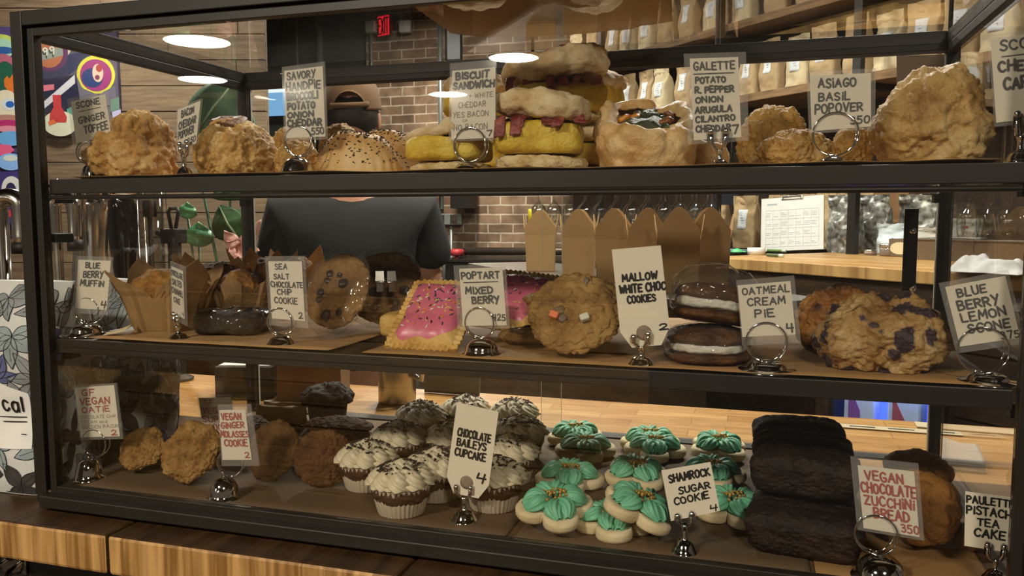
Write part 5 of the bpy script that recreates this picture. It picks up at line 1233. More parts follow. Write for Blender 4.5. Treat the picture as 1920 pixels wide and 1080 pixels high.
for k, c_ in ((0,'7a4a9a'),(1,'9a4a5a')):
    xx = -w_*.45+k*w_*.95; r = thing('milk_carton', ('purple','red')[k]+' labelled white carton in the blue lit cooler', 'carton', t.location+BX*xx+BN*.034+Vector((0,0,z0+.003)), AB)
    mb = MB(); mb.box(-w_*.38,w_*.30,-.018,.018,0,z1-z0-.03); ob('body', mb, mat('cold_white_plastic','b8c4e6',.4), r, bevel=.008)
    mb = MB(); mb.prism([(-w_*.26,.15),(.0,.15),(.0,z1-z0-.13),(-w_*.26,z1-z0-.055)], -.0006, .0006, M=Matrix.Translation((0,-.0188,0)) @ Matrix.Rotation(R(90),4,'X')); ob('label', mb, mat('label_'+c_, c_, .6), r)
t2, w_, z0, z1 = cooler('small dim blue cooler left of the carton cooler', 1418, 1496, 741, 778, 0)
for k in range(3):
    r = thing('bottle', 'small dark bottle with red cap in the dim cooler', 'bottle', t2.location+BX*(-w_*.5+k*w_*.5)+BN*.034+Vector((0,0,z0+.003)), AB, 'bottles in the dim cooler')
    hB = z1-z0-.05; mb = MB(); mb.lathe([(.018,0),(.021,.004),(.021,hB*.6),(.009,hB*.8),(.009,hB*.95)], 20); ob('body', mb, mat('brown_bottle_glass','2c2230',.2), r); mb = MB(); mb.lathe([(.011,hB*.93),(.011,hB),(0,hB)], 16); ob('cap', mb, mat('cap_red','a8384a',.4), r)
# steel topped service cabinet with the row of open takeout boxes
ZV = 1.235
pa = at_z(932, 503, ZV); pb = at_z(1165, 544, ZV); ang = math.atan2(pb.y-pa.y, pb.x-pa.x); sv = (pb-pa).normalized(); sn = Vector((-sv.y, sv.x, 0))
if sn.y < 0: sn = -sn
SV = Matrix.Translation((pa.x, pa.y, 0)) @ Matrix.Rotation(ang, 4, 'Z'); Lsv = (pb-pa).length
pe = None
r = thing('service_cabinet', 'steel topped wooden service cabinet carrying the open takeout boxes', 'cabinet', (pa.x, pa.y, 0), ang)
mb = MB()
pe = at_z(1318, 572, ZV); Lend = (pe-pa).dot(sv)
mb.box(-.35, Lend, 0, .34, ZV-.022, ZV); ob('steel_top', mb, M_STEEL, r, bevel=.002)
mb = MB(); mb.box(-.33, Lend-.02, .02, .32, 0.001, ZV-.0225); ob('wood_body', mb, wood('service_wood','3d2c1c','5d442c',(1.2,9,9),4,.6), r)
M_BOX = mat('kraft_box_board', 'b08c5e', .8, vary=.06, vs=12)
def make_box():
    t = thing('takeout_box', 'x', 'takeout box'); a, b, h = .047, .052, .105; fl = .085
    mb = MB(); mb.add([(-a,-a*.8,0),(a,-a*.8,0),(a,a*.8,0),(-a,a*.8,0),(-b,-b*.8,h),(b,-b*.8,h),(b,b*.8,h),(-b,b*.8,h)], [(0,3,2,1),(0,1,5,4),(1,2,6,5),(2,3,7,6),(3,0,4,7)]); ob('carton', mb, M_BOX, t, solid=.0012)
    for sx, sy, w_ in ((0,-1,b),(0,1,b),(-1,0,b*.8),(1,0,b*.8)):
        mb = MB(); k = .75 if sx == 0 else .6
        P = [(-w_,0),(w_,0),(w_*1.0,fl*.28),(w_*.34,fl*k),(w_*.12,fl*k*1.12),(-w_*.12,fl*k*1.12),(-w_*.34,fl*k),(-w_,fl*.28)]
        if sx == 0: vs = [(x, sy*(b*.8+.10*y), h+y) for x, y in P]
        else: vs = [(sx*(b+.16*y), x, h+y) for x, y in P]
        mb.add(vs, [tuple(range(8))]); ob('flap', mb, M_BOX, t, solid=.0012)
    return t
tb = make_box(); first = [True]
for px, k, rz, lb in ((1014,.10,.35,'leftmost open kraft takeout box, a yellow pen standing in it'),(1086,.11,.20,'open kraft takeout box second from the left'),(1152,.10,.12,'open kraft takeout box third from the left, behind the mallow tag'),(1214,.115,.25,'open kraft takeout box fourth from the left, flaps spread'),(1272,.10,.15,'open kraft takeout box fifth from the left'),(1328,.235,.30,'open kraft takeout box at right end of the row, set back')):
    d = ray(px, 500); n_ = sn; P0 = Vector((pa.x,pa.y,0))+sn*k; q = CAM+d*((P0-CAM).dot(n_)/d.dot(n_)); q.z = ZV+.0012
    place(tb, first, q, (0,0,rz*.5), lb, 'open takeout boxes in a row', (1.0,.84,1.2))
    if px == 1014:
        y_ = thing('highlighter', 'yellow highlighter sticking up from the leftmost takeout box', 'pen', q+Vector((-.040,.0,.085)), 0); mb = MB(); mb.lathe([(.006,-.045),(.0065,-.04),(.0065,.075),(.006,.078)], 16); ob('barrel', mb, mat('highlighter_black','3a3a22',.4), y_); mb = MB(); mb.lathe([(.0068,.078),(.0068,.125),(.004,.13)], 16); ob('cap', mb, mat('highlighter_yellow','e6d838',.4), y_)
# hanging stemware
M_STEM = glass('stemware_glass', (.985,.99,.985), boost=1.6)
def make_glass():
    t = thing('wine_glass', 'x', 'wine glass'); mb = MB()
    mb.lathe([(.033,0),(.033,-.0015),(.006,-.006),(.0038,-.02),(.0038,-.07),(.008,-.082),(.030,-.105),(.038,-.135),(.036,-.175),(.031,-.195)], 28); ob('glass_body', mb, M_STEM, t, solid=.0012); return t
wg = make_glass(); first = [True]
def rack(label, pxs, py, D_, glab, grp):
    a = at_d(pxs[0], py, D_); b = at_d(pxs[-1], py, D_); c = (a+b)/2; L = (b-a).length/2+.08; an = math.atan2(b.y-a.y, b.x-a.x)
    t = thing('stemware_rack', label, 'glass rack', (c.x, c.y, a.z), an); mb = MB(); mb.box(-L, L, -.13, .13, .016, .045); ob('board', mb, M_DKWOOD, t)
    for s in (-1,1):
        mb = MB(); mb.tube([(s*L*.9,0,.04),(s*L*.9,0,3.598-a.z)], .008); ob('hanger_rod', mb, M_BLACK2, t)
    for i in range(len(pxs)+1):
        x_ = -L+.04+(2*L-.08)*i/len(pxs); mb = MB(); mb.box(x_-.004,x_+.004,-.12,.12,.006,.016); mb.box(x_-.012,x_+.012,-.12,.12,.004,.007); ob('rail', mb, M_CHROME, t)
    for i in range(len(pxs)):
        for yy in (-.075, .02):
            x_ = -L+.04+(2*L-.08)*(i+.5)/len(pxs); p = t.matrix_basis @ Vector((x_, yy, .0095))
            q = Vector((c.x, c.y, a.z))+Vector((cos(an)*x_-sin(an)*yy, sin(an)*x_+cos(an)*yy, .0105)); place(wg, first, q, (0,0,0), glab, grp)
rack('long dark rack of hanging wine glasses above the takeout boxes', [1010+29*i for i in range(12)], 352, 4.0, 'upside down wine glass hanging in the long rack above the takeout boxes', 'wine glasses in the long rack')
rack('short dark rack of hanging wine glasses at right behind the case', [1800+34*i for i in range(4)], 350, 3.0, 'upside down wine glass hanging in the short rack at right', 'wine glasses in the short rack')

# ---- brick wall fittings
M_COND = mat('galvanised_conduit', 'aab0ae', .4, .6, vary=.06)
def conduit(label, px, py0, py1, r_=.014, Y=YB-.02, group=None):
    a = at_y(px, py0, Y); b = at_y(px, py1, Y); o = MB(); o.tube([(a.x,Y,a.z),(a.x,Y,b.z)], r_, 12); q = ob('conduit_pipe', o, M_COND); return tag(q, label, 'pipe')
conduit('tall pale conduit on the brick wall right of the cap', 824, -40, 392, .020)
conduit('thin pale conduit on the brick wall beside the exit sign', 694, -30, 330, .011)
conduit('short conduit dropping from left of the junction box', 832, 424, 560, .013)
conduit('short conduit dropping from right of the junction box', 846, 424, 560, .013)
p = at_y(842, 411, YB-.035); t = thing('junction_box', 'grey metal switch box on the brick wall below the tall conduit', 'switch box', (p.x, YB-.001, p.z))
mb = MB(); mb.box(-.115,.115,-.06,0,-.045,.045); ob('box', mb, M_COND, t, bevel=.004)
for s in (-.06,.05): mb = MB(); mb.box(s-.03,s+.03,-.063,-.06,-.036,.036); mb.box(s-.006,s+.006,-.072,-.063,-.012,.012); ob('switch_plate', mb, M_STEEL, t, bevel=.001)
p = at_y(866, 372, YB-.2); t = boxthing('loudspeaker', 'black loudspeaker hanging on the brick wall', 'speaker', (p.x, YB-.16, p.z-.08), 0, .17, .16, .30, M_BLACK2); mb = MB(); mb.box(-.02,.02,.08,.159,.1,.2); ob('bracket', mb, M_BLACK2, t)
p = at_y(729, 52, YB-.03); kx = mpp(p)
t = thing('exit_sign', 'glowing red exit sign high on the brick wall', 'sign', (p.x, YB-.001, p.z))
t.rotation_euler = (0,0,R(-20)); t.location.y -= .08
mb = MB(); mb.box(-.115*.62,.115*.62,-.03,.0,-.085,.085); mb.box(-.02,.02,0,.09,-.02,.06); ob('housing', mb, mat('exit_red_housing','6a1418',.5), t)
mb = MB(); mb.box(-.066,.066,-.032,-.0302,-.078,.078); ob('lit_face', mb, mat('exit_lit_face','c81828',.5,emit='ff1a30',es=1.2,vary=0), t)
mb = MB(); write(mb, 'EXIT', -.058, .058, -.060, .060, .014, -.0335, random.Random(1)); ob('lettering', mb, mat('exit_dark_letters','4a0508',.5,vary=0), t)
for s, lb in ((-1,'left'),(1,'right')):
    q = at_y(729+s*28-2, 50, YB-.08); l_ = thing('emergency_light', 'white square lamp head %s of the exit sign' % lb, 'emergency light', (q.x, YB-.001, q.z)); mb = MB(); mb.box(-.05,.05,-.10,-.04,-.05,.05); mb.box(-.012,.012,-.05,0,-.012,.012); ob('head', mb, mat('emergency_white','c9c6c0',.5), l_, bevel=.012); l_.rotation_euler = (0,0,R(14*s))
p = at_y(850, 78, YB-.03); t = boxthing('wall_notice', 'tall pale framed notice on the brick wall under the paper bags', 'notice', (p.x, YB-.016, p.z-.14), 0, .11, .028, .28, mat('pale_notice','aab0b4',.6)); mb = MB(); mb.box(-.07,.07,-.012,.0139,-.02,.0); mb.box(-.07,.07,-.012,.0139,.28,.30); mb.box(-.075,-.055,-.012,.0139,-.02,.30); mb.box(.055,.07,-.012,.0139,-.02,.30); ob('frame', mb, M_BLACK2, t)
for px, r_, lb in ((444,.010,'thin pale pole before the grey wall, leftmost'),(556,.010,'thin pale pole before the grey wall, middle'),(597,.028,'thick pale column pipe before the grey wall')):
    a = at_y(px, 60, YB-.03); mb = MB(); mb.tube([(a.x, YB-.03 if r_ < .02 else YB-.01, .001),(a.x, YB-.03 if r_ < .02 else YB-.01, 3.598)], r_, 12); tag(ob('conduit_pipe', mb, M_COND), lb, 'pipe')
# lit blue window in the grey wall, and a blue bar screen
a = at_y(466, 166, YB); b = at_y(548, 216, YB); r = thing('wall_screen', 'pale blue glowing screen high on the grey wall behind the savory card', 'screen', ((a.x+b.x)/2, YB+.045, (a.z+b.z)/2)); hw = (b.x-a.x)/2; hh = (a.z-b.z)/2
mb = MB(); mb.box(-hw-.03,hw+.03,-.04,0,-hh-.05,hh+.03); ob('frame', mb, M_BLACK2, r)
mb = MB(); mb.box(-hw,hw,-.045,-.0405,-hh,hh*.62); ob('lit_panel', mb, mat('sky_blue_screen','86b8e0',.4,emit='7fb6ea',es=.75,vary=0), r)
mb = MB(); mb.box(-hw,hw,-.045,-.0405,hh*.62,hh); ob('lit_header', mb, mat('white_screen_band','e8f2f8',.4,emit='e6f4ff',es=1.0,vary=0), r)
a = at_y(779, 360, YB-.03); b = at_y(812, 414, YB-.03); r = thing('bar_screen', 'small blue lit screen at the corner of the brick wall', 'screen', ((a.x+b.x)/2, YB-.001, (a.z+b.z)/2)); hw = (b.x-a.x)/2; hh = (a.z-b.z)/2
mb = MB(); mb.box(-hw-.012,hw+.012,-.05,0,-hh-.012,hh+.012); ob('frame', mb, M_BLACK2, r); mb = MB(); mb.box(-hw,hw,-.053,-.0505,-hh*.3,hh); ob('lit_panel', mb, mat('blue_screen','3f66b0',.4,emit='4f7de0',es=.8,vary=0), r); mb = MB(); mb.box(-hw,hw,-.053,-.0505,-hh,-hh*.3); ob('lit_footer', mb, mat('slate_screen','46506a',.4,emit='3c486a',es=.4,vary=0), r)
# a dark kitchen range along the brick wall with a red valve
a = at_y(842, 490, YB-.45); mb = MB(); r = thing('kitchen_range', 'dark kitchen range along the foot of the brick wall', 'range', ((a.x+1.0), YB-.36, 0)); zr = at_y(920, 486, YB-.6).z
mb.box(-.95,1.0,-.30,.355,0.001,zr-.02); ob('body', mb, M_BLACK2, r, bevel=.01); mb = MB(); mb.box(-.97,1.02,-.32,.355,zr-.019,zr); ob('hotplate', mb, M_BLACK, r)
mb = MB(); mb.tube([(-.9,-.1,zr+.05),(0,-.1,zr+.06),(.95,-.1,zr+.05)], .03); mb.box(-.9,-.86,-.12,-.08,zr,zr+.05); mb.box(.9,.94,-.12,-.08,zr,zr+.05); ob('rail', mb, mat('dull_brown_steel','4a4038',.4,.5), r)
q = at_y(853, 492, YB-.6); t = thing('red_valve', 'red valve wheel on the range in front of the brick wall', 'valve', (q.x, YB-.56, zr+.001)); mb = MB(); mb.lathe([(.045,.02),(.06,.03),(.06,.06),(.045,.07),(.02,.07),(.02,.0),(.045,.0)], 8); ob('wheel', mb, mat('valve_red','b8383c',.4), t)

# ---- left: mural panels on the plank wall
def mural(name, label, px0, px1, py0, py1, shapes, bgc):
    a = at_w(px0, py0, .03); b = at_w(px1, py0, .03); c = at_w(px0, py1, .03); w_ = (b-a).length; h_ = a.z-c.z
    mid = (a+b)/2; r = thing(name, label, 'mural', Vector((mid.x, mid.y, c.z)), WA)
    mb = MB(); mb.box(-w_/2, w_/2, .0, .028, 0, h_); ob('board', mb, mat('board_'+bgc, bgc, .6, vary=.1, vs=3), r)
    for i, (nm, col, poly) in enumerate(shapes):
        mb = MB(); mb.prism([((u-.5)*w_, (1-v)*h_) for u, v in poly], -.0008, .0008, M=Matrix.Translation((0,-.0012-.0006*i,0)) @ Matrix.Rotation(R(90),4,'X')); ob(nm, mb, mat('paint_'+col, col, .6, vary=.06, vs=8), r)
    return r
def disc(cx, cy, rx, ry, n=28, rot=0): return [(cx+rx*cos(2*pi*k/n)*cos(rot)-ry*sin(2*pi*k/n)*sin(rot), cy+rx*cos(2*pi*k/n)*sin(rot)*1.0+ry*sin(2*pi*k/n)*cos(rot)) for k in range(n)]
def pX(x): return (x-54)/164
def pY(y): return (y-58)/194
def D2(cx, cy, rx, ry=None, n=28): return [(pX(x), pY(y)) for x, y in [(cx+rx*cos(2*pi*k/n), cy+(ry or rx)*sin(2*pi*k/n)) for k in range(n)]][::-1]
def P2(*pts): return [(pX(x), pY(y)) for x, y in pts]
def fixw(poly):                                    # make every outline run the same way round
    a = sum(p[0]*q[1]-q[0]*p[1] for p, q in zip(poly, poly[1:]+poly[:1])); return poly if a < 0 else poly[::-1]
SH = [('grey_field','5a5468',P2((60,90),(215,95),(220,250),(60,252))),('pale_field','c9c6b0',P2((110,84),(135,90),(120,112),(100,108))),('navy_blob','2c3458',P2((115,105),(163,95),(165,112),(140,130),(95,160),(72,158),(72,118))),('purple_ring','5a2f5e',D2(92,98,34,36)),('orange_disc','b06a4a',D2(90,98,27,29)),('grey_band','8a9490',P2((64,98),(116,88),(117,104),(66,116))),
      ('yellow_ring','d2d048',D2(177,140,36,36)),('grey_patch','6d6878',P2((140,140),(150,165),(180,178),(212,160),(215,200),(140,190))),('magenta_disc','9a3a7a',D2(177,141,30,30)),('navy_eye','2a3f74',D2(170,146,20,18)),('pink_tab','e8c0b0',[(pX(181+17*cos(a)*.6-10*sin(a)*.75*-.0+ -7*sin(a)*0 + 10*cos(a)*0), pY(137+17*sin(a))) for a in [2*pi*k/24 for k in range(24)]]),('tab_hole','a8484a',D2(184,128,6,7)),('tab_rivet','7a3f5a',D2(180,145,4.5,4.5)),
      ('dark_field','1f1f3c',P2((72,150),(140,140),(145,185),(110,215),(72,210))),('pale_stripe','cfcfd8',P2((72,195),(138,140),(138,156),(118,172),(72,208))),('pink_letters','d8788a',P2((75,160),(98,158),(98,168),(75,172))),('teal_patch','5aa090',P2((120,205),(140,195),(142,215),(122,222))),('white_plate','d6d6be',D2(106,232,32,24)),('red_bottle','c03a3e',P2((95,178),(110,178),(110,200),(120,220),(118,230),(86,230),(88,214),(95,202))),('orange_band','d8703a',P2((84,229),(94,224),(100,231),(86,236))),('lilac_patch','b8b4d8',P2((205,210),(222,205),(222,225),(207,226))),('green_patch','6a8a7a',P2((203,188),(220,182),(220,205),(203,210)))]
SH = [(n_, c_, fixw(p_)) for n_, c_, p_ in SH]
mr = mural('painted_mural', 'colourful painted mural panel with can tab and red bottle, seen inside the case', 54, 218, 58, 252, SH, '3a3550')
aw = at_w(54,98,.03); bw_ = at_w(218,98,.03); ww = (bw_-aw).length; hh = at_w(54,58,.03).z-at_w(54,252,.03).z
mb = MB(); write(mb, '599', (pX(70)-.5)*ww, (pX(103)-.5)*ww, (1-pY(107))*hh, (1-pY(94))*hh, .008, -.018, random.Random(3), slope=.22); ob('lettering', mb, mat('paint_c8d0c4','c8d0c4',.6), mr)
def qX(x): return (x+60)/112
def qY(y): return (y-50)/378
def E2(cx, cy, rx, ry): return [(qX(cx+rx*cos(2*pi*k/28)), qY(cy+ry*sin(2*pi*k/28))) for k in range(28)]
S2 = [('green_arc','b4c860',E2(0,84,30,20)),('mint_arc','9fc8b4',E2(0,90,28,18)),('blue_band','2a5a9a',E2(0,94,26,7)),('pink_arc','b0627a',E2(2,120,22,20)),('green_shape','1f5a48',E2(6,150,22,36)),('orange_fox','d8742e',fixw([(qX(x),qY(y)) for x, y in ((3,148),(9,141),(13,147),(20,138),(22,150),(22,172),(12,172),(3,160))])),('cream_dome','dcd6bc',E2(4,205,30,38)),('white_eye','cfd8dc',E2(12,194,16,12)),('blue_eye','2a62b8',E2(12,194,8,6)),('orange_band','b08074',E2(4,222,30,9)),('magenta_band','b02a6a',E2(6,232,26,9)),('pink_band','d890a0',E2(6,240,24,6)),
      ('sky_wave','6aa8e0',E2(10,258,28,14)),('pink_cone','e0608a',fixw([(qX(x),qY(y)) for x, y in ((-20,268),(8,270),(16,280),(4,290),(-20,290))])),('blue_pool','8ab8f0',E2(8,302,26,16)),('lips','d0dcd4',E2(8,295,14,6)),('violet_field','3f3478',fixw([(qX(x),qY(y)) for x, y in ((-40,322),(46,318),(46,420),(-40,420))])),('white_swirl','dce0dc',E2(8,355,20,26)),('swirl_hole','2f2a58',E2(6,356,10,15)),('red_fleck','d83a48',E2(4,400,10,7))]
mural('painted_mural', 'tall colourful painted mural panel left of the pastry case', -60, 52, 50, 428, S2, '4a4070')
# plants before the plank wall
M_LEAF = mat('dark_green_leaf', '2f5a34', .35, vary=.25, vs=12); M_LEAF2 = mat('grey_green_leaf', '4a6450', .4, vary=.2, vs=8)
def leaf(mb, base, tip, wd, bend, nrm, mi=0):
    base, tip = Vector(base), Vector(tip); ax = tip-base; L = ax.length; s = ax.cross(Vector(nrm)).normalized(); n = s.cross(ax).normalized()
    def fn(u, v): x = (u-.5)*2; wv = wd*sin(pi*min(1, v**.75))**.8*(1 if v < .999 else 0); return base+ax*v+s*(x*wv*.5)+n*(bend*sin(pi*v)-abs(x)*wv*.16+.004*sin(14*v+2*x))
    mb.grid(fn, 9, 18, mi)
vd = Vector((sin(WA), -cos(WA), 0))
t = thing('potted_plant', 'tall broad leaved green plant standing before the plank wall', 'plant', at_d(432,400,3.3)*1); bz = t.location.copy(); t.location.z = 0
mb = MB(); mb.lathe([(.13,0),(.16,.02),(.18,.32),(.19,.33),(.17,.33),(.16,.30),(0,.30)], 32); ob('pot', mb, mat('clay_pot','5a4030',.8), t)
for (x0,y0,x1,y1,wd_,m_) in ((362,262,452,140,.21,M_LEAF2),(450,450,412,385,.16,M_LEAF),(470,330,400,372,.13,M_LEAF),(430,330,470,210,.2,M_LEAF2)):
    a = at_d(x0,y0,3.3)-t.location; b = at_d(x1,y1,3.25)-t.location; mb = MB(); leaf(mb, a, b, wd_, .03, vd); lf = ob('leaf', mb, m_, t, solid=.002); mb = MB(); mb.tube([a+vd*.012,(a+b)/2+vd*.034,b+vd*.008], [.006,.005,.002]); ob('midrib', mb, mat('pale_midrib','8fa07e',.5), lf)
    mb = MB(); mb.tube([(0,0,.3),(a.x*.4,a.y*.4,a.z*.7),a], .006); ob('leaf_stalk', mb, M_LEAF, lf)
t = thing('trailing_plant', 'small light green plant with round leaf before the plank wall', 'plant', at_d(372,520,2.6)); t.location.z = ZC
t.location = at_z(372, 690, ZC)*1; t.location = Vector((at_d(372,440,2.0).x, at_d(372,440,2.0).y, 0)); 
mb = MB(); mb.lathe([(.06,1.02),(.07,1.15),(.06,1.15),(0,1.14)], 24); mb.lathe([(.09,.001),(.02,.03),(.02,1.02),(.06,1.02)], 20); ob('pot_stand', mb, mat('clay_pot','5a4030',.8), t)
for (x1,y1,r_) in ((373,440,24),(352,395,16)):
    c = at_d(x1,y1,2.0)-t.location; mb = MB(); rr = r_*2.0/F; leaf(mb, c-Vector((0,0,rr)), c+Vector((0,0,rr)), rr*2.2, .01, vd); lf = ob('leaf', mb, mat('mint_leaf','4f8a5e',.3,vary=.3,vs=30), t, solid=.001); mb = MB(); mb.tube([(0,0,1.12),(c.x*.5,c.y*.5,(1.12+c.z)/2+.02),c-Vector((0,0,rr))], .003); ob('leaf_stalk', mb, M_LEAF, lf)
t = thing('pink_bloom', 'pale pink many petalled bloom behind the back left post of the case', 'flower', Vector((at_d(444,470,2.4).x, at_d(444,470,2.4).y, 0))); mb = MB(); mb.tube([(0,0,1.3),(0.01,0,.6),(0,0,.001)], .006); mb.lathe([(.09,.001),(.02,.02),(.0,.03)], 20); ob('stem', mb, M_LEAF, t)
for (x1,y1) in ((420,432),(424,452),(426,474),(440,492),(490,412),(486,470)):
    a = at_d(450,470,2.4)-t.location; b = at_d(x1,y1,2.36)-t.location; mb = MB(); leaf(mb, a, b, .045, .008, vd); ob('petal', mb, mat('pale_pink_petal','d8a49c',.5), t, solid=.001)

# ---- left end of the counter: taps, carafes, dispenser, floral pouches
def onc(px, py, D_): p = at_d(px, py, D_); return Vector((p.x, p.y, ZC+.001)), D_/F
M_TAP = mat('polished_steel', 'cfcac2', .17, 1, vary=0)
M_SMOKE = mat('black_glass', '0c0a09', .06, 0, .8, vary=0)
p, k = onc(168, 440, 1.62)
t = thing('tap_tower', 'waisted chrome tap tower with a top bar of faucets inside view of left glass', 'tap tower', p, .3); zt = at_d(168,368,1.62).z-ZC
mb = MB(); mb.lathe([(.055,0),(.055,.006),(.036,.014),(.036,zt*.4),(.034,zt*.62),(.031,zt*.72),(.034,zt*.82),(.040,zt*.95),(.038,zt)], 40); ob('column', mb, M_TAP, t)
mb = MB(); mb.tube([(-.10,-.03,zt+.01),(.10,.0,zt+.01)], .011, 14); ob('top_bar', mb, M_TAP, t)
for i in range(4):
    x_ = -.085+.05*i; mb = MB(); mb.tube([(x_,-.03,zt+.01),(x_,-.05,zt+.012),(x_,-.062,zt-.004),(x_,-.064,zt-.030)], [.008,.008,.007,.006], 12); mb.ball((x_,-.045,zt+.022), .009); ob('faucet', mb, M_TAP, t)
mb = MB(); mb.tube([(-.005,-.05,zt+.005),(.012,-.07,zt-.02),(.03,-.085,zt-.05)], .0045, 10); ob('spout', mb, M_TAP, t)
def ubend(name, label, px0, px1, pyt, D_, r_):
    a = at_d(px0, pyt, D_); b = at_d(px1, pyt, D_); R_ = (b-a).length/2; c = (a+b)/2; t = thing(name, label, 'tap tower', (c.x, c.y, ZC+.001), -YAW); zt = c.z-ZC-R_*.8
    pts = [(-R_,0,.004),(-R_,0,zt*.5)]+[(-R_*cos(q),0,zt+R_*.8*sin(q)) for q in [pi*i/14 for i in range(15)]]+[(R_,0,zt*.86),(R_,-.004,zt*.80)]
    mb = MB(); mb.tube(pts, r_, 20); ob('bent_pipe', mb, M_TAP, t); mb = MB(); mb.lathe([(r_*2,0),(r_*2,.005),(r_*1.1,.012)], 28, M=Matrix.Translation((-R_,0,0))); ob('foot', mb, M_TAP, t); mb = MB(); mb.lathe([(r_*1.15,0),(r_*1.15,.02),(r_*.7,.022)], 20, M=Matrix.Translation((R_,-.002,zt*.78))); ob('nozzle', mb, M_BLACK2, t); return t
ubend('goose_neck_tap', 'chrome goose neck tap at left inside view of the glass', 100, 138, 372, 1.5, .012)
ubend('goose_neck_tap', 'thick polished goose neck tap left of the pastry case', -6, 40, 372, 1.45, .017)
p, k = onc(230, 430, 1.70); zt = at_d(230,352,1.7).z-ZC; t = thing('dark_carafe', 'black glass hourglass carafe with a blue band at its neck', 'carafe', p, 0)
mb = MB(); mb.lathe([(.024,0),(.027,.004),(.020,zt*.45),(.019,zt*.55),(.026,zt*.68),(.0295,zt*.80),(.028,zt*.90),(.022,zt*.97),(.018,zt),(0,zt)], 40); ob('body', mb, M_SMOKE, t)
mb = MB(); mb.lathe([(.0228,zt*.972),(.0200,zt*1.0),(.0195,zt*1.0)], 40); ob('blue_band', mb, mat('blue_band','3a52d8',.4,vary=0), t)
p, k = onc(282, 430, 1.72); zt = at_d(282,330,1.72).z-ZC; t = thing('water_dispenser', 'clear upright water dispenser cylinder beside the dark carafe', 'dispenser', p, 0)
mb = MB(); mb.lathe([(.027,.0),(.027,zt),(.025,zt),(.025,.003),(0,.003)], 36); ob('cylinder', mb, glass('dispenser_glass',(.86,.86,.84),boost=2), t); zz = at_d(282,390,1.72).z-ZC; mb = MB(); mb.lathe([(.0,zz-.02),(.014,zz-.02),(.014,zz+.015),(0,zz+.015)], 24); mb.tube([(0,0,.004),(0,0,zz-.02)], .005); ob('inner_float', mb, M_BLACK2, t)
p, k = onc(326, 430, 1.75); t = thing('black_tap', 'black spigot tap with loop handle right of the clear cylinder', 'tap', p, 0); z1 = at_d(326,392,1.75).z-ZC; z2 = at_d(326,440,1.75).z-ZC
mb = MB(); mb.lathe([(.03,0),(.03,.006),(.014,.012),(.014,z2)], 24); mb.box(-.022,.020,-.018,.018,z2-.02,z2+.012); mb.tube([(-.02,0,z2),(-.035,0,z2),(-.045,0,z2+.004)], .007); mb.tube([(.012,-.014,z2-.005),(.013,-.016,z2-.045)], .008); ob('body', mb, M_BLACK2, t, bevel=.003)
mb = MB(); mb.tube([(-.006,0,z2+.01),(-.013,0,z1-.008),(-.008,0,z1),(.010,0,z1),(.013,0,z1-.008),(.004,0,z2+.01)], .004, 10); ob('handle', mb, M_BLACK2, t)
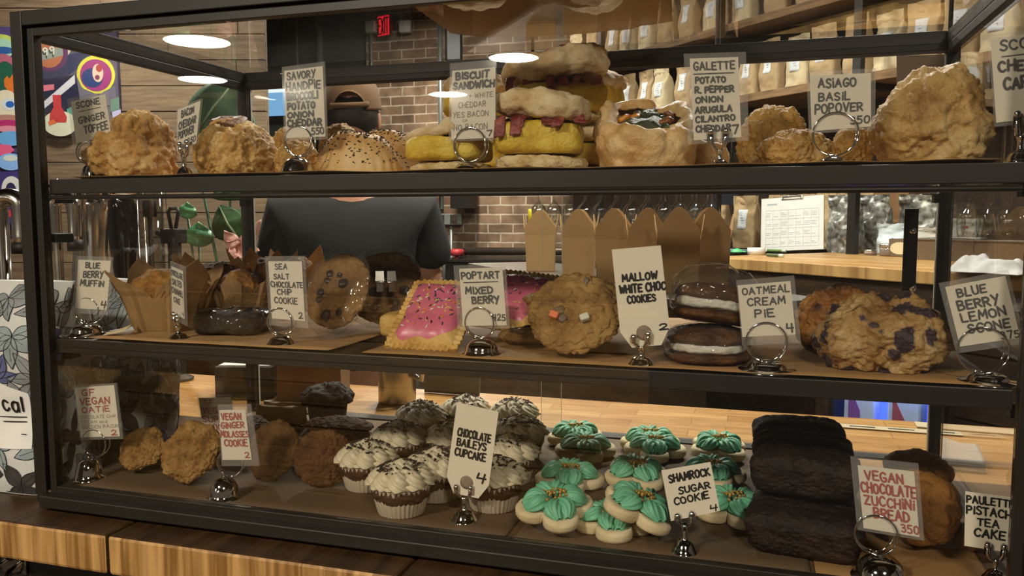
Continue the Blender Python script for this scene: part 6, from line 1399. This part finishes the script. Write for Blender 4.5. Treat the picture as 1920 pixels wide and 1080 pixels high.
# pouches printed with ink flowers
LX = .052                                    # right edge of the label on the pouch front
M_FBAG = mat('floral_pouch_paper', 'c8c9c6', .6, vary=.04, bump=.12, bs=12); M_FG = mat('grey_flower_wash', '83888a', .7, vary=.2, vs=40); M_FL = mat('flower_ink_line', '26282c', .7, vary=0); M_FB = mat('slate_blue_wash', '565c86', .7, vary=.2, vs=40); M_FD = mat('charcoal_bloom', '35322f', .8, vary=.3, vs=60); M_FT = mat('pale_blue_wash','8c989c',.7,vary=.2,vs=40)
def floral(label, cx, cy, w_, d_, h_, seed, rz, withlabel=False):
    root = thing('floral_pouch', label, 'pouch', (cx, cy, ZC+.001), rz)
    def fn(u, v, off=0):
        a = 2*pi*u; c, s = cos(a), sin(a); q = 4; l = (abs(c)**q+abs(s)**q)**(1/q); pin = min(1, max(0,(v-.70)/.30))**1.6
        ww = w_*(1-.02*v); dd = d_*(1-.90*pin)*(.93+.07*min(1,v/.05)); P = Vector((ww*.5*c/l, dd*.5*s/l, h_*v)); dn = .010*noise.fractal(P*9+Vector((seed,0,0)),.9,2,3)+off
        return P+Vector((c/l*dn*.3, s/l*dn, 0))
    mb = MB(); mb.grid(fn, 72, 40, closed_u=True); mb.add([fn(i/72, 1) for i in range(72)], [tuple(range(72))], 0); mb.add([fn(i/72, 0) for i in range(72)], [tuple(range(71,-1,-1))], 0); ob('pouch', mb, M_FBAG, root)
    g = random.Random(seed); fm = MB(); per = 2*(w_+d_)
    def petal(u0, v0, ang, L, wd, mi, outline=True):
        n = 12; pts = []
        for i in range(n+1):
            t_ = i/n; pts.append((L*t_, wd*.5*sin(pi*t_**.8)))
        pts += [(L*(1-i/n)*1.0, -wd*.5*sin(pi*(1-i/n)**.8)) for i in range(1, n)]
        def mp(x, y, off): X = x*cos(ang)-y*sin(ang); Y = x*sin(ang)+y*cos(ang); return fn(u0+X/per, min(.985, max(.01, v0+Y/h_)), off)
        o_ = .0006+.00005*len(fm.f) % .0009
        ctr = [mp(L*t_, 0, .0008) for t_ in (0,.25,.5,.75,1)]
        top = pts[:n+1]
        bot = [(x, -y) for x, y in top]
        vs = []; fs = []
        for (x, y), (x2, y2) in zip(top, bot): vs += [mp(x, y, .0010), mp(x, 0, .0012), mp(x2, y2, .0010)]
        for i in range(n): a_ = i*3; b_ = a_+3; fs += [(a_,a_+1,b_+1,b_),(a_+1,a_+2,b_+2,b_+1)]
        fm.add(vs, fs, mi)
        if outline:
            for side in (top, bot): fm.tube([mp(x, y, .0013) for x, y in side], .00045, 4, 1)
            fm.tube([mp(L*t_, 0, .0015) for t_ in (.1,.4,.75)], .0003, 4, 1)
    rows = int(h_/.042)
    for j in range(rows):
        for i in range(int(per/.050)):
            u0 = (i+.5*(j % 2)+g.uniform(-.2,.2))/int(per/.050); v0 = (j+.5+g.uniform(-.25,.25))/rows
            low = v0 < .34; k_ = 5 if not low else 4; a0 = g.uniform(0,6.28); mi = 3 if (low and g.random() < .6) else (2 if g.random() < .10 else (4 if g.random() < .15 else 0))
            for q in range(k_): petal(u0, v0, a0+q*(2*pi/k_*(.75 if not low else 1)), g.uniform(.026,.046), g.uniform(.014,.022), mi)
    ob('flower_print', fm, [M_FG, M_FL, M_FB, M_FD, M_FT], root)
    if withlabel:
        mb = MB(); lab = lambda x, z: fn(.75+x/per, z/h_, .0022)
        P = [(-.05,.085),(.010,.085),(.030,.150),(.018,.185),(-.01,.215),(-.05,.215)]
        mb.grid(lambda u, v: lab(-.075+u*(.075+LX-(.085*max(0,v-.68)/.32)), .060+v*.105), 16, 20); lb = ob('label', mb, M_PAPERW, root)
        tmp = MB(); write(tmp, 'cal', LX-.036, LX-.010, .108, .127, .0028, 0, random.Random(2)); vs = [lab(x, z)+Vector((0,-.0012+y_,0)) for x, y_, z in tmp.v]
        for z_ in (.098,.092,.075): tmp.v += []; 
        m2 = MB(); m2.add(vs, tmp.f, 0)
        for z_, L_ in ((.100,.05),(.094,.03),(.078,.05)): m2.add([lab(x, z)+Vector((0,-.0012,0)) for x, z in ((LX-.008-L_,z_),(LX-.006,z_),(LX-.006,z_+.0012),(LX-.008-L_,z_+.0012))], [(0,1,2,3)])
        ob('lettering', m2, M_INK, lb)
    return root
floral('white pouch printed with grey ink flowers, standing at left corner of the case', -.094, .085, .165, .115, at_d(20,534,1.03).z-ZC, 3, R(4), True)
floral('second floral pouch behind, seen through left side of the case', -.092, .245, .165, .11, .262, 8, R(-6))
# wooden crate and things on the worktop behind the case
p = at_z(428, 752, ZC); t = boxthing('tablet_stand', 'black box with papers on it, left of the brown carton', 'box', Vector((p.x, p.y+.09, ZC+.001)), .25, .115, .13, .062, M_BLACK2)
o = MB(); o.box(-.05,.052,-.06,.06,0,.002); q = ob('paper_sheet', o, M_PAPERW); q.location = t.location+Vector((0,0,.0625)); q.rotation_euler = (0,0,.25); tag(q, 'white printed sheet lying on the black box', 'paper')
p = at_z(530, 765, ZC); t = boxthing('supply_carton', 'brown carton lettered in marker standing behind the case', 'box', Vector((p.x+.01, p.y+.10, ZC+.001)), .35, .12, .12, .125, mat('carton_brown','7a5a3c',.8))
mb = MB(); write(mb, 'ECOC', -.045, .035, .080, .102, .0022, -.0606, random.Random(5), slope=.06); mb.box(-.04,.045,-.0607,-.0605,.072,.0735); ob('lettering', mb, M_INK, t)
mb = MB(); 
o = MB(); o.box(-.05,.05,-.035,.035,0,.001); q = ob('paper_sheet', o, M_PAPERW); pp = at_z(545,752,ZC); q.location = Vector((pp.x+.015, pp.y-.02, ZC+.0012)); q.rotation_euler = (0,0,.6); o2 = MB()
for i in range(4): o2.box(-.035,.01+.008*(i%2),-.022+.013*i,-.019+.013*i,.001,.0016)
ob('print', o2, M_INK, q); tag(q, 'white sheet with printed lines lying in front of the brown carton', 'paper')
p = at_z(728, 762, ZC); t = thing('steel_canister', 'polished steel canister with side handle behind the cupcakes', 'canister', Vector((p.x, p.y+.04, ZC+.001)), 0); k = mpp(p); r_ = 36*k; hC = .16
mb = MB(); mb.lathe([(r_*.97,0),(r_,.004),(r_,hC),(r_*.96,hC+.003),(r_*.92,hC),(r_*.92,.01),(0,.008)], 48); ob('body', mb, M_STEEL, t)
mb = MB(); mb.tube([(r_,-.01,hC*.35),(r_+.02,-.012,hC*.30),(r_+.024,-.012,hC*.5),(r_+.02,-.012,hC*.72),(r_,-.01,hC*.68)], .006, 10); ob('handle', mb, M_STEEL, t)
p = at_z(850, 738, ZC); o = MB(); o.box(-.06,.06,-.002,.002,0,.065); q = ob('acrylic_sign', o, mat('grey_blue_sheet','6d7880',.4,vary=.05)); q.location = Vector((p.x, min(p.y,.74), ZC+.001)); q.rotation_euler = (R(-8),0,-.05); tag(q, 'grey blue sheet standing upright behind the cupcakes', 'sign')
# plates, napkins and header strip behind right end of the case
pl0 = None; p = at_z(1935, 850, ZC+.03)
def make_plate():
    t = thing('plate', 'x', 'plate'); mb = MB(); mb.lathe([(.040,0),(.044,.001),(.066,.007),(.072,.0095),(.0725,.0105),(.066,.009),(.044,.003),(0,.0025)], 48); ob('dish', mb, mat('white_glaze','d6d0c6',.25), t); return t
pl = make_plate(); first = [True]
for i in range(10): place(pl, first, Vector((1.262, .36, ZC+.0015+.0098*i)), (0,0,i), 'white plate in the stack behind right end of the case, %s' % (['lowest','second from the bottom','third from the bottom','fourth from the bottom','fifth from the bottom','sixth from the bottom','fourth from the top','third from the top','second from the top','topmost'][i]), 'stacked white plates')
p = at_z(1800, 870, ZC); t = thing('napkin_stack', 'folded white napkins right of the case back post', 'napkins', Vector((p.x, p.y+.02, ZC+.001)), -.1)
for i in range(3): mb = MB(); mb.grid(lambda u, v: Vector((.058*(u-.5), .11*(v-.5), .006*i+.006*sin(pi*v)+.004*(v > .85)*sin(u*6))), 12, 16); ob('napkin', mb, mat('napkin_grey','b8b6b0',.9,vary=.03), t, solid=.003)
p = at_z(1822, 806, ZC); o = MB(); o.box(-.085,.085,-.018,.018,0,.0015); q = ob('paper_sheet', o, mat('cream_strip','c8b898',.8)); q.location = Vector((p.x, p.y, ZC+.0012)); q.rotation_euler = (0,0,-.05); tag(q, 'cream paper strip on the worktop right of the back post', 'paper')
p = at_z(1665, 806, ZC); o = MB(); o.box(-.13,.11,-.012,.012,0,.0012); q = ob('paper_sheet', o, mat('cream_strip','c8b898',.8)); q.location = Vector((p.x, p.y, ZC+.0012)); o2 = MB()
for i in range(4): o2.box(-.12+.06*i,-.08+.06*i,-.003,.001,.0012,.0018)
ob('print', o2, M_INK, q); tag(q, 'long printed strip along the worktop edge behind the loaves', 'paper')
# flat kraft bags stacked on top of the case
M_KFLAT = mat('kraft_sheet', 'b08c60', .85, vary=.12, vs=12, bump=.25, bs=30)
a = at_z(865, 60, ZT); b = at_z(1240, 75, ZT)
for i, (dx, dy, rz, sx, sy) in enumerate(((0,0,.06,.30,.24),(.015,-.02,-.03,.29,.23),(-.01,-.045,.10,.27,.22))):
    mb = MB(); mb.grid(lambda u, v: Vector((sx*(u-.5), sy*(v-.5), .012+.006*noise.fractal(Vector((u*4,v*4,i*5.)),.9,2,3)+.010*(abs(2*u-1)**3))), 24, 20)
    mb.grid(lambda u, v: Vector((sx*(u-.5), sy*(v-.5), .0+.004*abs(noise.fractal(Vector((u*5,v*5,i*5.+2)),.9,2,3))+.010*(abs(2*u-1)**3))), 24, 20)
    o = ob('paper_bag', mb, M_KFLAT, None, solid=.0008); o.location = Vector(((a.x+b.x)/2+dx, .20+dy, ZT+.002+.023*i)); o.rotation_euler = (0,0,rz)
    tag(o, ('lowest flat kraft bag lying on top of the case','middle flat kraft bag of the pile on top of the case','topmost flat kraft bag on top of the case')[i], 'paper bag')

# ---------------------------------------------------------------- the barista, seen from behind
D_P = 2.5; hp = at_d(660, 212, D_P); fl = Vector((hp.x, hp.y, 0)); RZP = -YAW+R(6)
per = thing('person', 'person in brown cap and dark grey tee seen from behind through the case', 'person', fl, RZP)
sh = hp.z-.29                                       # shoulder height
def skin(name, verts, edges, radii, m, root_i, parent, sub=2):
    me = bpy.data.meshes.new(name); me.from_pydata(verts, edges, []); o = bpy.data.objects.new(name, me); COL.objects.link(o); o.parent = parent; me.materials.append(m)
    q = o.modifiers.new('skin', 'SKIN'); q.use_smooth_shade = True; sv_ = me.skin_vertices[0].data
    for i, r_ in enumerate(radii): sv_[i].radius = r_ if isinstance(r_, tuple) else (r_, r_)
    for i in range(len(verts)): sv_[i].use_root = (i == root_i)
    s = o.modifiers.new('sub', 'SUBSURF'); s.levels = sub; s.render_levels = sub
    return o
M_SKIN = mat('skin', 'c08a70', .5, vary=.06, sss=.1); M_TEE = mat('dark_grey_tee', '212424', .9, vary=.15, vs=6); M_CAP = mat('brown_cap_cloth', '6a5038', .9, vary=.1, vs=30); M_HAIR = mat('dark_hair', '1d1511', .6, vary=.3, vs=80)
z = sh; pel = z-.52
V = [(0,0,pel),(0,0,pel+.20),(0,.0,pel+.40),(0,0,z+.03),(0,.01,z+.12),(0,.02,z+.20)]; Rr_ = [(.155,.11),(.145,.10),(.165,.11),(.075,.065),(.056,.058),(.06,.06)]; Eg = [(0,1),(1,2),(2,3),(3,4),(4,5)]
for s in (-1,1):
    b = len(V); V += [(s*.185,0,z-.005),(s*.235,.05,z-.28),(s*.185,.27,z-.36),(s*.165,.345,z-.37)]; Rr_ += [.062,.046,.036,.024]; Eg += [(2,b),(b,b+1),(b+1,b+2),(b+2,b+3)]
    palm = b+3; pc = len(V); V.append((s*.155,.40,z-.375)); Rr_.append((.034,.016)); Eg.append((palm,pc))
    for f_, (dx, L) in enumerate(((-.030,.060),(-.010,.072),(.010,.068),(.028,.054))):
        c_ = len(V); V += [(s*.155+dx,.425,z-.375),(s*.155+dx*1.1,.425+L*.55,z-.382),(s*.155+dx*1.1,.425+L*.85,z-.402)]; Rr_ += [.010,.0092,.008]; Eg += [(pc,c_),(c_,c_+1),(c_+1,c_+2)]
    c_ = len(V); V += [(s*.155-s*.040,.40,z-.385),(s*.155-s*.055,.425,z-.40)]; Rr_ += [.011,.009]; Eg += [(pc,c_),(c_,c_+1)]
    h0 = len(V); V += [(s*.095,0,pel-.06),(s*.10,.02,.50),(s*.10,-.01,.09),(s*.105,.10,.04)]; Rr_ += [.09,.062,.042,.038]; Eg += [(0,h0),(h0,h0+1),(h0+1,h0+2),(h0+2,h0+3)]
skin('body', V, Eg, Rr_, M_SKIN, 0, per)
V = [(0,0,pel-.02),(0,0,pel+.20),(0,0,pel+.40),(0,0,z-.03),(0,0,z+.055)]; Rr_ = [(.20,.15),(.195,.15),(.215,.155),(.20,.14),(.088,.085)]; Eg = [(0,1),(1,2),(2,3),(3,4)]
for s in (-1,1): b = len(V); V += [(s*.205,0,z-.02),(s*.245,.045,z-.20)]; Rr_ += [.085,.075]; Eg += [(3,b),(b,b+1)]
skin('tee_shirt', V, Eg, Rr_, M_TEE, 0, per)
V = [(0,0,pel-.03)]; Rr_ = [(.175,.125)]; Eg = []
for s in (-1,1): b = len(V); V += [(s*.10,0,pel-.12),(s*.10,.02,.52),(s*.10,-.01,.12)]; Rr_ += [.105,.078,.062]; Eg += [(0,b),(b,b+1),(b+1,b+2)]
skin('trousers', V, Eg, Rr_, mat('black_trousers','1a1a1c',.9), 0, per)
hc = hp.z-.0
mb = MB()
def headf(v, n):
    x, y, z_ = v; 
    return Vector((x*(1-.20*max(0,-n.z)), y*(1-.10*max(0,-n.z))+(.012*n.z), z_))
blob(mb, .076, .096, .228, 1, [], 2.2, 5, 1.0, shape=headf)
for s in (-1,1): mb.ball((s*.078,.012,.098), (.009,.020,.031), 10)
mb.ball((0,.100,.095), (.012,.014,.022), 8); mb.ball((0,.092,.058), (.022,.008,.006), 8)
for s in (-1,1): mb.ball((s*.030,.086,.120), (.013,.008,.009), 8)
hd = ob('head', mb, M_SKIN, per); hd.location = (0,.015,hc-.118)
mb = MB(); blob(mb, .080, .070, .135, 2, [(.002,60,'f')], 2.3, 4, .9); hr_ = ob('hair', mb, M_HAIR, hd); hr_.location = (0,-.030,.045)
mb = MB()
def cap(u, v):
    a = 2*pi*u; ph = pi/2*v; r1, r2, h = .089, .106, .115
    x, y, z_ = r1*cos(ph)**.7*cos(a), r2*cos(ph)**.7*sin(a), h*sin(ph)
    if y < -.03 and abs(x) < .048:                    # the strap opening at the back
        arch = .055*math.sqrt(max(0, 1-(x/.048)**2)); z_ = max(z_, arch) if z_ < arch else z_
    return Vector((x, y-.004, z_))
mb.grid(cap, 96, 24, closed_u=True); cp = ob('cap', mb, M_CAP, hd, solid=.002); cp.location = (0,0,.130); cp.rotation_euler = (R(8),0,0)
mb = MB(); mb.grid(lambda u, v: Vector((.096*sin((u-.5)*1.25), -.112*cos((u-.5)*1.25), .004+.016*v+.006*u)), 20, 3); ob('strap', mb, M_CAP, cp, solid=.003)
mb = MB(); mb.grid(lambda u, v: Vector((.075*sin((u-.5)*2.6)*(1-.25*v), .09+.07*v*cos((u-.5)*2.6)+.01*cos((u-.5)*3), .006-.014*v*v-.012*(2*u-1)**2)), 20, 8); ob('brim', mb, M_CAP, cp, solid=.003)

# ---------------------------------------------------------------- lamps
M_SHADE = mat('black_enamel_shade', '14120f', .35); M_SHIN = mat('white_enamel_inside', 'e8e6e0', .5, vary=0)
def pendant(label, loc, power, r_=.175, glow=GLOW, col=(1,.88,.70), spot=None):
    t = thing('pendant_lamp', label, 'pendant lamp', loc)
    mb = MB(); mb.lathe([(r_,0),(r_*.96,.03),(r_*.6,.10),(r_*.25,.15),(.03,.17),(.03,.21),(0,.21)], 40); ob('shade', mb, M_SHADE, t, solid=.003)
    mb = MB(); mb.lathe([(0,.012),(r_*.95,.012),(r_*.95,.016),(0,.016)], 40); ob('glowing_diffuser', mb, mat('diffuser_%g' % glow, 'f4f6f4', .5, emit='e9fbff' if glow > 5 else 'fff0d8', es=glow, vary=0), t)
    mb = MB(); mb.tube([(0,0,.21),(0,0,3.598-loc[2])], .004); ob('cord', mb, M_BLACK2, t)
    ld = bpy.data.lights.new('lamp_light', 'AREA'); ld.shape = 'DISK'; ld.size = r_*1.8; ld.energy = power; ld.color = col
    lo = bpy.data.objects.new('lamp_light', ld); COL.objects.link(lo); lo.parent = t; lo.location = (0,0,-.006); lo.visible_glossy = True
    return t
# lamps over the guests' side; the front glass mirrors the far ones
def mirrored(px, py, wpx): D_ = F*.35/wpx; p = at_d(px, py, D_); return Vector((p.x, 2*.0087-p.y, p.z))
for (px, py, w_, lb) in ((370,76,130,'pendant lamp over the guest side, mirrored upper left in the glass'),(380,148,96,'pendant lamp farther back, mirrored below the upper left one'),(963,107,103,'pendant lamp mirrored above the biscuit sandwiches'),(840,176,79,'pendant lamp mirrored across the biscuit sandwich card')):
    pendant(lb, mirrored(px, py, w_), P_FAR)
pendant('pendant lamp hanging above left front of the case', (-.25,-1.75,2.45), P_NEAR*1.15)
pendant('pendant lamp hanging above right front of the case', (1.45,-1.70,2.45), P_NEAR*.68)
pendant('added fill lamp over the worktop behind the case', (.05,1.25,2.95), P_SERV_FILL, glow=4)  # unseen fill, added to brighten the takeout boxes from the front
pendant('pendant lamp over the back bar, left', tuple(FR @ Vector((-.75,-.45,3.0))), P_BAR, glow=4, col=(1,.95,.86))
pendant('pendant lamp over the back bar, right', tuple(FR @ Vector((.65,-.40,3.0))), P_BAR, glow=4, col=(1,.95,.86))
pendant('pendant lamp over the kitchen before the brick wall', (-1.3, 4.4, 3.05), P_KIT, glow=4, col=(1,.92,.80))
pendant('pendant lamp before the plank wall and mural', tuple(at_d(170,-300,3.7)*1), P_WALL, glow=4, col=(1,.93,.82))
